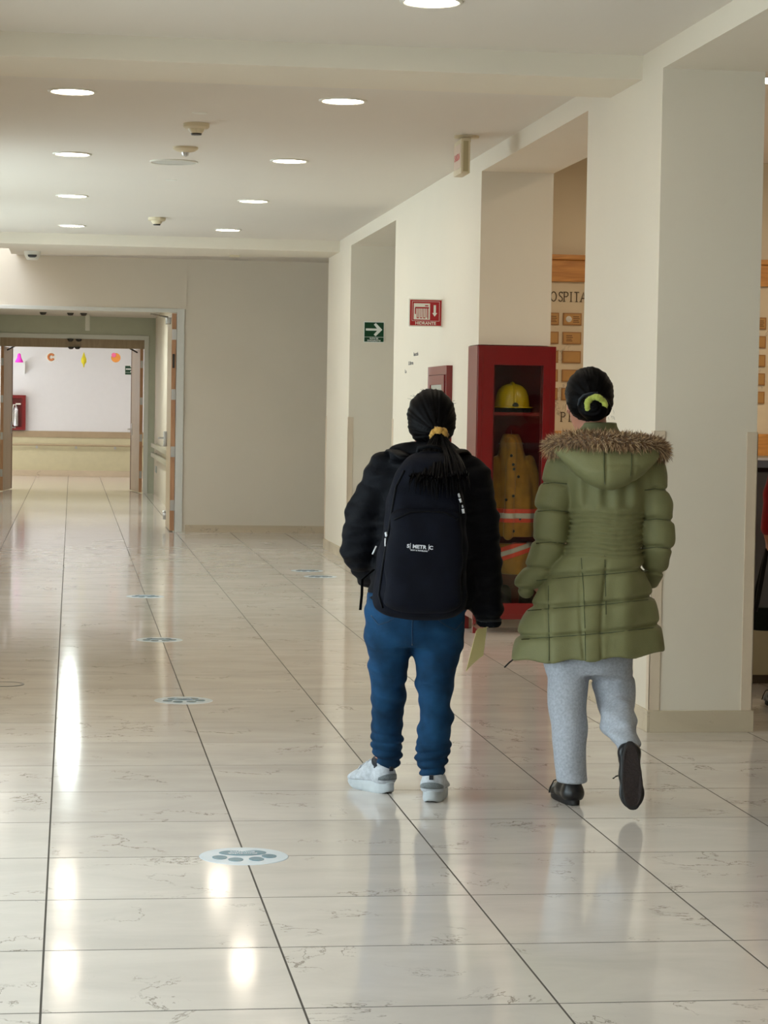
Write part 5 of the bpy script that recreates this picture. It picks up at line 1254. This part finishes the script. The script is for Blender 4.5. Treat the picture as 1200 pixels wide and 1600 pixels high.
# ================================================================ RED LOCKER WITH FIRE GEAR
LX0, LX1, LY0, LY1, LZ0, LZ1 = 2.573, 3.087, 14.50, 14.86, 0.089, 1.852
lk = thing('fire_gear_locker', 'tall red metal locker with glass door set into the long column', 'locker', (LX0, LY0, 0))
w_, dp = LX1-LX0, LY1-LY0; t_ = 0.012
body_ = MB().box(0, t_, 0.016, dp, LZ0, LZ1).box(w_-t_, w_, 0.016, dp, LZ0, LZ1).box(t_, w_-t_, dp-t_, dp, LZ0, LZ1).box(t_, w_-t_, 0.016, dp-t_, LZ0, LZ0+t_).box(t_, w_-t_, 0.016, dp-t_, LZ1-t_, LZ1)
body_ = body_.build('body', M['red_paint'], lk)
MB().box(t_, w_-t_, 0.03, dp-t_, 1.405, 1.425).build('shelf', M['red_paint'], lk)
wx0, wx1, wz0, wz1 = 0.106, 0.430, 0.195, 1.728
dr = MB().box(0.004, wx0, 0, 0.018, LZ0+0.004, LZ1-0.004, 0.002).box(wx1, w_-0.004, 0, 0.018, LZ0+0.004, LZ1-0.004, 0.002).box(wx0-0.002, wx1+0.002, 0, 0.018, LZ0+0.004, wz0, 0.002).box(wx0-0.002, wx1+0.002, 0, 0.018, wz1, LZ1-0.004, 0.002).build('door', M['red_paint'], lk)
MB().box(0.034, 0.037, -0.002, 0, LZ0+0.03, LZ1-0.034).box(w_-0.037, w_-0.034, -0.002, 0, LZ0+0.03, LZ1-0.034).box(0.034, w_-0.034, -0.002, 0, LZ1-0.037, LZ1-0.034).box(0.034, w_-0.034, -0.002, 0, LZ0+0.03, LZ0+0.033).build('pressed_rib', M['red_paint'], dr)
MB().box(wx0, wx1, 0.007, 0.011, wz0, wz1).build('pane', M['glass'], dr)
MB().box(wx0-0.004, wx0+0.012, 0.018, 0.026, wz0, wz1).box(wx1-0.012, wx1+0.004, 0.018, 0.026, wz0, wz1).build('pane_bead', M['red_dark'], dr)
MB().lathe([(0.014, -0.012), (0.012, 0.0)], (w_-0.06, 0, 1.0), axis='y', n=16).build('lock', M['steel'], dr, smooth=40)
for x in (0.0, w_-0.03):
    for y in (0.005, dp-0.035): MB().box(x, x+0.03, y, y+0.03, 0, LZ0).build('leg', M['red_paint'], lk)
# helmet on the shelf
hp = Vector((2.835, 14.675, 1.425))
hm = thing('fire_helmet', 'yellow fire helmet with dark headband on the locker shelf', 'helmet', hp)
prof = [(0.150, 0.030), (0.148, 0.036), (0.122, 0.042), (0.120, 0.07), (0.114, 0.105), (0.098, 0.145), (0.070, 0.172), (0.035, 0.185), (0.0, 0.188)]
o = MB().lathe([(r*0.94, z) for r, z in prof], n=40, cap=False).build('shell', mat('yellow_helmet', lin(206, 160, 20), 0.25, var=0.05, coat=0.4), hm, smooth=50); o.modifiers.new('thick', 'SOLIDIFY').thickness = 0.004
MB().tube([(0, 0.115*math.cos(a), 0.04+0.148*math.sin(a)) for a in np.linspace(0.1, math.pi-0.1, 18)], 0.012, n=8).build('ridge', mat('yellow_helmet_ridge', lin(206, 160, 20), 0.25, var=0.05), hm, smooth=True)
MB().lathe([(0.118, 0.0), (0.122, 0.003), (0.122, 0.036), (0.112, 0.036), (0.110, 0.0)], n=40, cap=False).build('headband', M['black_fabric'], hm, smooth=40)
MB().lathe([(0.0, -0.14), (0.017, -0.138), (0.02, -0.118), (0.0, -0.118)], (0, 0, 0.045), axis='y', n=18).build('knob', M['black_plastic'], hm, smooth=40)
# turnout coat, trousers and boots
P = Person(2.845, 14.69); pt, row = P.pt, P.row
M['ochre'] = fabric('ochre_canvas', (158, 104, 36), 0.85, 0.18, 14, 0.3, 200)
M['orange_band'] = fabric('orange_trim', (224, 74, 50), 0.6, 0.08, 60)
M['silver_band'] = mat('silver_reflective', lin(196, 176, 160), 0.35, var=0.05)
fj = P.root(thing('fire_coat', 'ochre turnout coat with orange and silver bands hanging inside the locker', 'coat'))
wo = waves(51, 26, 0.014, 5, (1.6, 1.6, 0.4)); wo2 = waves(52, 60, 0.007, 6, (1.5, 1.5, 0.6))
wd = lambda X, Y, Z: wo(X, Y, Z)+wo2(X, Y, Z)
rows_ = [row(678, 786, 812, 0, 0.05), row(694, 780, 818, 0, 0.075), row(718, 776, 824, 0, 0.085), row(760, 772, 834, 0, 0.09), row(800, 770, 838, 0, 0.10), row(838, 771, 836, 0, 0.10)]
F = Field((-0.20, -0.15, 0.55), (0.20, 0.15, 1.33), 0.005)
F.loft(rows_, 0.02, disp=wd)
F.chain([pt(826, 722, 0), pt(836, 770, -0.01), pt(834, 822, -0.02)], [0.045, 0.04, 0.04], 0.01, disp=lambda X, Y, Z, t: wo2(X, Y, Z))
F.chain([pt(778, 722, 0), pt(772, 770, -0.02), pt(774, 822, -0.03)], [0.045, 0.04, 0.04], 0.01, disp=lambda X, Y, Z, t: wo2(X, Y, Z))
F.chain([pt(800, 690, -0.07), pt(797, 760, -0.095), pt(794, 836, -0.105)], [0.028, 0.032, 0.034], 0.008, disp=lambda X, Y, Z, t: wo2(X, Y, Z))   # front placket
fc = mk('shell', F.mesh('shell'), M['ochre'], fj); CFx = F
def band(z0, z1, off, m, name, base=F):
    G = Field(base.lo, base.lo+base.h*(base.n-1), base.h); G.D = base.D-off
    G.cut(lambda X, Y, Z: np.maximum(z0-Z, Z-z1)+0*X+0*Y, 0.002); return mk(name, G.mesh(name), m, fj)
zb = float(pt(805, 806, -0.1)[2])
band(zb-0.045, zb+0.045, 0.005, M['orange_band'], 'orange_band'); band(zb-0.018, zb+0.018, 0.010, M['silver_band'], 'silver_band')
for x, y in ((799, 712), (802, 726), (803, 733), (810, 745), (791, 781), (802, 775), (812, 811), (802, 830)):
    p = on_surf(P, F, x, y, -0.12, 0.001); mk('snap', MB().lathe([(0.0, -0.006), (0.009, -0.004), (0.010, 0.0)], p, axis='y', n=12).mesh('snap'), M['black_plastic'], fj, smooth=True)
mk('hanger', MB().tube([pt(799, 680, 0), pt(799, 674, 0.03), pt(799, 672, 0.08), pt(799, 672, 0.15)], 0.004, n=6).tube([pt(780, 694, 0), pt(799, 680, 0), pt(818, 694, 0)], 0.006, n=6).mesh('hanger'), M['steel'], fj, smooth=True)
tr = P.root(thing('fire_trousers', 'folded ochre fire trousers with orange band below the turnout coat', 'trousers'))
F = Field((-0.20, -0.16, 0.20), (0.22, 0.15, 0.72), 0.005)
F.loft([row(849, 776, 832, 0, 0.07), row(860, 776, 836, -0.01, 0.085), row(880, 778, 826, -0.02, 0.085), row(897, 784, 822, -0.02, 0.075)], 0.02, disp=wd)
mk('cloth', F.mesh('cloth'), M['ochre'], tr)
for za, off, m_, nm in ((0.045, 0.005, M['orange_band'], 'orange_band'), (0.016, 0.010, M['silver_band'], 'silver_band')):
    G = Field(F.lo, F.lo+F.h*(F.n-1), F.h); G.D = F.D-off; zz = float(pt(810, 862, -0.1)[2])
    G.cut(lambda X, Y, Z: np.abs(Z-0.35*X-zz)-za+0*Y, 0.002); mk(nm, G.mesh(nm), m_, tr)
for i, (px, dd, lb) in enumerate(((788, 0.02, 'black rubber fire boot standing in the locker beneath folded cloth'), (822, 0.02, 'black rubber fire boot leaning on the locker side'))):
    b = P.root(thing('fire_boot', lb, 'boot')); x = float(pt(px, 940, dd)[0]); z0 = LZ0+t_
    F = Field((x-0.07, -0.17, z0), (x+0.07, 0.17, z0+0.24), 0.005)
    F.cone((x, 0.06, z0+0.05), (x, 0.06, z0+0.15), 0.048, 0.045, 0.02).cone((x, 0.05, z0+0.045), (x, -0.09, z0+0.038), 0.045, 0.036, 0.02).cut(lambda X, Y, Z: (z0+0.002)-Z+0*X+0*Y, 0.002)
    mk('upper', F.mesh('upper'), M['rubber'], b); mk('toe_cap', MB().lathe([(0.037, 0.0), (0.036, 0.02), (0.025, 0.033), (0.0, 0.037)], (x, -0.09, z0+0.036), n=16).mesh('toe_cap'), mat('ochre_rubber', lin(150, 110, 40), 0.5, var=0.1), b, smooth=True)

# ================================================================ DONOR BOARD
bd = thing('donor_board', 'wood framed marble board with engraved lettering and rows of small plaques', 'board', (0, 17.0, 0))
BX0, BX1 = 3.12, 6.3
MB().box(BX0, BX1, -0.03, 0, 1.292, 2.413).build('marble_panel', marble('board_marble', lin(200, 184, 156), vein=0.8, rough=0.35), bd)
fr = MB().box(BX0-0.03, BX1+0.03, -0.06, 0, 2.413, 2.575, 0.004).build('top_rail', M['oak'], bd)
MB().box(BX0-0.045, BX1+0.045, -0.085, 0, 2.575, 2.614, 0.008).build('cornice', M['oak'], fr)
MB().box(BX0-0.03, BX1+0.03, -0.06, 0, 1.126, 1.292, 0.004).build('bottom_rail', M['oak'], bd)
MB().box(BX1, BX1+0.08, -0.055, 0, 1.292, 2.413, 0.004).build('side_rail', M['oak'], bd)
plq_m = [wood('plaque_wood', lin(150, 106, 52), lin(132, 90, 42), scale=(4, 20, 20)), mat('brass_plaque', lin(168, 126, 70), 0.45, metal=0.2, var=0.06, vscale=12)]
me_p = MB().box(-0.0715, 0.0715, -0.012, 0, -0.046, 0.046, 0.003).mesh('plaque'); me_p.materials.append(plq_m[0])
me_i = MB().box(-0.062, 0.062, -0.014, -0.011, -0.037, 0.037, 0.001).mesh('inset'); me_i.materials.append(plq_m[1])
med = MB().lathe([(0.0, -0.018), (0.022, -0.017), (0.024, -0.012), (0.0, -0.012)], axis='y', n=20).mesh('medallion'); med.materials.append(mat('pewter', lin(190, 186, 176), 0.4, metal=0.3, var=0.1, vscale=80))
eng = MB()
for i, (a, b2, z) in enumerate(((0.0, 0.045, 0.018), (0.0, 0.05, 0.004), (0.002, 0.042, -0.010), (0.0, 0.048, -0.022))): eng.box(a, b2, -0.0148, -0.0135, z-0.003, z+0.003)
me_e = eng.mesh('engraving'); me_e.materials.append(mat('engraved_dark', lin(96, 62, 30), 0.6, var=0.1))
zr_ = [float(on_y(892, (a+b2)/2, 17.0)[2]) for a, b2 in ((489, 509), (518.5, 538.5), (548, 568), (577, 597.5), (606, 626))]
cols = [3.726+0.1735*k for k in range(-3, 4)]+[5.163-0.1735*k for k in range(3)]
for ci, x in enumerate(cols):
    for ri, z in enumerate(zr_):
        o = bpy.data.objects.new('plaque', me_p); C.objects.link(o); o.parent = bd; o.location = (x, -0.03, z)
        q = bpy.data.objects.new('inset', me_i if ri < 2 or ci % 2 else me_i); C.objects.link(q); q.parent = o
        if ri < 2:
            q = bpy.data.objects.new('medallion' if ri == 0 else 'engraving', med if ri == 0 else me_e); C.objects.link(q); q.parent = o
            q.location = (-0.028, 0, 0) if ri == 0 else (-0.045, 0, 0)
            if ri == 0:
                q = bpy.data.objects.new('engraving', me_e); C.objects.link(q); q.parent = o; q.location = (0.005, 0, 0)
# serif capitals cut from strokes
def serif_word(word, xs, z0, h, m, parent, y):
    S = {'H': [[(0, 0), (0, 1)], [(.7, 0), (.7, 1)], [(0, .5), (.7, .5)]], 'O': [[(.4+.4*math.cos(a), .5+.5*math.sin(a)) for a in np.linspace(0, 2*math.pi, 20)]],
         'S': [[(.55, .84), (.48, .97), (.28, 1.0), (.08, .9), (.05, .73), (.18, .58), (.42, .44), (.56, .28), (.5, .09), (.28, 0), (.08, .04), (0, .18)]],
         'P': [[(0, 0), (0, 1)], [(0, 1), (.35, 1), (.55, .88), (.55, .65), (.35, .5), (0, .5)]], 'I': [[(0, 0), (0, 1)]], 'T': [[(.35, 0), (.35, 1)], [(0, 1), (.7, 1)]],
         'A': [[(0, 0), (.38, 1), (.76, 0)], [(.14, .36), (.62, .36)]], 'L': [[(0, 1), (0, 0)], [(0, 0), (.55, 0)]],
         'h': [[(0, 0), (0, 1)], [(0, .5), (.2, .62), (.38, .58), (.44, .45), (.44, 0)]], '.': [[(0, .02), (.02, .06)]]}
    ser = {'H': [(0, 0), (0, 1), (.7, 0), (.7, 1)], 'P': [(0, 0), (0, 1)], 'I': [(0, 0), (0, 1)], 'T': [(.35, 0)], 'A': [(0, 0), (.76, 0)], 'L': [(0, 1)], 'h': [(0, 0), (0, 1), (.44, 0)], 'S': [], 'O': [], '.': []}
    wdt = {'H': .7, 'O': .8, 'S': .56, 'P': .55, 'I': 0, 'T': .7, 'A': .76, 'L': .55, 'h': .44, '.': 0}
    for ch, xc_ in zip(word, xs):
        mb = MB()
        for st in S[ch]:
            mb.tube([(xc_+(u-wdt[ch]/2)*h*0.74, y, z0+v*h) for u, v in st], h*0.055, n=6, flat=1.0)
        for u, v in ser[ch]: mb.box(xc_+(u-wdt[ch]/2)*h*0.74-.13*h, xc_+(u-wdt[ch]/2)*h*0.74+.13*h, y-0.003, y+0.003, z0+v*h-.035*h, z0+v*h+.035*h)
        mk('letter', mb.mesh('letter'), m, parent)
let_m = mat('letter_bronze', lin(70, 56, 40), 0.5, metal=0.3, var=0.1)
px_l = [854.5, 865, 876, 884.5, 892.3, 901, 911.5, 920]
serif_word('HOSPITAL', [float(on_y(x, 463, 16.97)[0]) for x in px_l], float(on_y(885, 471, 16.97)[2]), 0.070, let_m, bd, -0.033)
serif_word('Ph.', [float(on_y(x, 650, 16.97)[0]) for x in (880, 892, 899)], float(on_y(885, 658.5, 16.97)[2]), 0.068, let_m, bd, -0.033)

# ================================================================ COUNTER AND PERSON AT THE SIDE
ds = thing('reception_counter', 'grey fronted counter with pale base panel behind the thick column', 'counter', (0, 11.78, 0))
MB().box(3.25, 6.6, 0.06, 0.62, 0.0, 0.05).build('plinth', mat('plinth_brown', lin(110, 92, 70), 0.6, var=0.05), ds)
MB().box(3.25, 6.6, 0.0, 0.62, 0.05, 0.33, 0.004).build('base_panel', mat('pale_panel', lin(196, 184, 152), 0.45, var=0.03), ds)
MB().box(3.25, 6.6, 0.02, 0.62, 0.33, 1.13, 0.003).build('front_panel', mat('grey_panel', lin(96, 96, 100), 0.4, var=0.03), ds)
MB().box(3.25, 6.6, 0.06, 0.62, 1.13, 1.155).build('shadow_gap', M['black_plastic'], ds)  # solid black strip, the gap's shade is put into its colour
MB().box(3.2, 6.65, -0.02, 0.66, 1.155, 1.195, 0.004).build('worktop', mat('blue_grey_top', lin(120, 126, 142), 0.3, var=0.03), ds)
bx = on_y(1197, 850, 10.95)[0]
P = Person(bx+0.265, 10.95); pt, row = P.pt, P.row
F = Field((-0.36, -0.24, 0.0), (0.36, 0.34, 1.60), 0.007)
add_head(F, (0, 0.01, 1.46), (0.1, 1, -0.1), h=0.19, w=0.068)
F.cone((0, 0, 1.37), (0, 0, 1.30), 0.05, 0.054, 0.03)
F.loft([(1.32, 0, 0, 0.09, 0.06), (1.25, 0, 0, 0.16, 0.085), (1.15, 0, 0, 0.155, 0.1), (1.0, 0, 0, 0.13, 0.095), (0.88, 0, 0, 0.15, 0.11), (0.78, 0, 0, 0.155, 0.11)], 0.03)
hand_p = np.array([-0.242, 0.0, float(pt(1197, 846, 0)[2])])
for s_ in (-1, 1): F.chain([(s_*0.165, 0, 1.26), (s_*0.215, 0, 1.02), (s_*0.24, 0.02, 0.84)], [0.042, 0.036, 0.025], 0.02)
add_hand(F, (-0.24, 0.02, 0.845), (0, 0.05, -1), (1, 0, 0), (0, 1, 0), curl=1.0, size=0.9)
add_hand(F, (0.24, 0.02, 0.845), (0, 0.05, -1), (-1, 0, 0), (0, 1, 0), curl=0.4, size=0.9)
fl = loc_of(P, on_z(1205, 1108, 0)); fx = float(fl[0]); fy = 0.0
for s_, y_ in ((-1, fl[1]), (1, 0.02)):
    fx_ = fx+0.045 if s_ < 0 else 0.09
    F.chain([(s_*0.08, 0, 0.78), ((fx_+s_*0.08)/2, y_*0.5+0.03, 0.42), (fx_, y_+0.055, 0.09), (fx_, y_+0.055, 0.05)], [0.075, 0.05, 0.03, 0.026], 0.02)
    F.chain([(fx_, y_+0.045, 0.05), (fx_, y_+0.18, 0.04)], [0.024, 0.018], 0.02)
b3 = P.root(mk('person', F.mesh('person'), M['skin'])); tag(b3, 'person in red sweater standing at the counter behind the thick column', 'person')
F = Field((-0.36, -0.24, 0.70), (0.36, 0.24, 1.38), 0.006)
F.loft([(1.34, 0, 0, 0.075, 0.07), (1.30, 0, 0, 0.12, 0.085), (1.24, 0, 0, 0.185, 0.11), (1.12, 0, 0, 0.18, 0.125), (0.98, 0, 0, 0.165, 0.12), (0.80, 0, 0, 0.18, 0.13)], 0.03, disp=lambda X, Y, Z: wo(X, Y, Z)*0.5+wo2(X, Y, Z)*0.5)
for s_ in (-1, 1): F.chain([(s_*0.17, 0, 1.26), (s_*0.22, 0, 1.04), (s_*0.243, 0.015, 0.875)], [0.066, 0.054, 0.040], 0.02, disp=lambda X, Y, Z, t: wo2(X, Y, Z)*0.7)
mk('sweater', F.mesh('sweater'), M['red_knit'], b3)
F = Field((-0.26, -0.24, 0.05), (0.26, 0.24, 0.86), 0.006)
F.loft([(0.84, 0, 0, 0.17, 0.12), (0.74, 0, 0, 0.175, 0.125), (0.68, 0, 0, 0.165, 0.11)], 0.02)
for s_, y_ in ((-1, fl[1]), (1, 0.02)):
    fx_ = fx+0.045 if s_ < 0 else 0.09
    F.chain([(s_*0.08, 0, 0.74), ((fx_+s_*0.08)/2, y_*0.5+0.02, 0.42), (fx_, y_+0.06, 0.10)], [0.09, 0.068, 0.052], 0.02, disp=lambda X, Y, Z, t: wo2(X, Y, Z)*0.5)
mk('trousers', F.mesh('trousers'), M['dark_trousers'], b3)
for s_, y_ in ((-1, fl[1]), (1, 0.02)):
    fx_ = fx+0.045 if s_ < 0 else 0.09
    build_shoe(b3, (fx_, y_, 0), (0.05*s_, 1, 0), (0, 0, 1), 'leather', L=0.25, mirror=-s_)
F = Field((-0.14, -0.15, 1.32), (0.14, 0.15, 1.62), 0.005); F.ell((0, 0.0, 1.475), (0.085, 0.108, 0.098), 0.02).ell((0, -0.05, 1.42), (0.075, 0.06, 0.07), 0.03).ell((0.01, 0.118, 1.42), (0.068, 0.06, 0.085), 0.015, op='s')
mk('hair', F.mesh('hair'), M['hair'], b3)
# tote bag hanging from the hand
tb = P.root(thing('tote_bag', 'black and dark green tote bag hanging from a hand near the counter', 'bag'))
hz = 0.775; z1 = float(pt(1190, 948, 0)[2]); z0 = float(pt(1190, 985, 0)[2])
xa = float(pt(1172, 950, 0)[0])
F = Field((xa-0.03, -0.12, z0-0.02), (xa+0.34, 0.16, z1+0.03), 0.005)
F.loft([(z0, xa+0.15, 0.02, 0.14, 0.06), (z0+0.04, xa+0.15, 0.02, 0.15, 0.065), (z1, xa+0.15, 0.02, 0.15, 0.05)], 0.01, p=4.0)
mk('bag_body', F.mesh('bag_body'), fabric('dark_green_canvas', (16, 26, 20), 0.8, 0.2, 20, sheen=0.0), tb)
for yy in (-0.03, 0.07):
    mk('handle', MB().tube([(xa+0.02, yy, z1-0.02), (xa+0.03, yy, z1+0.02), (-0.247, 0.02, hz-0.005), (-0.238, 0.02, hz-0.005), (xa+0.20, yy, z1+0.02), (xa+0.21, yy, z1-0.02)], 0.012, n=8, flat=0.4).mesh('handle'), M['black_fabric'], tb, smooth=True)
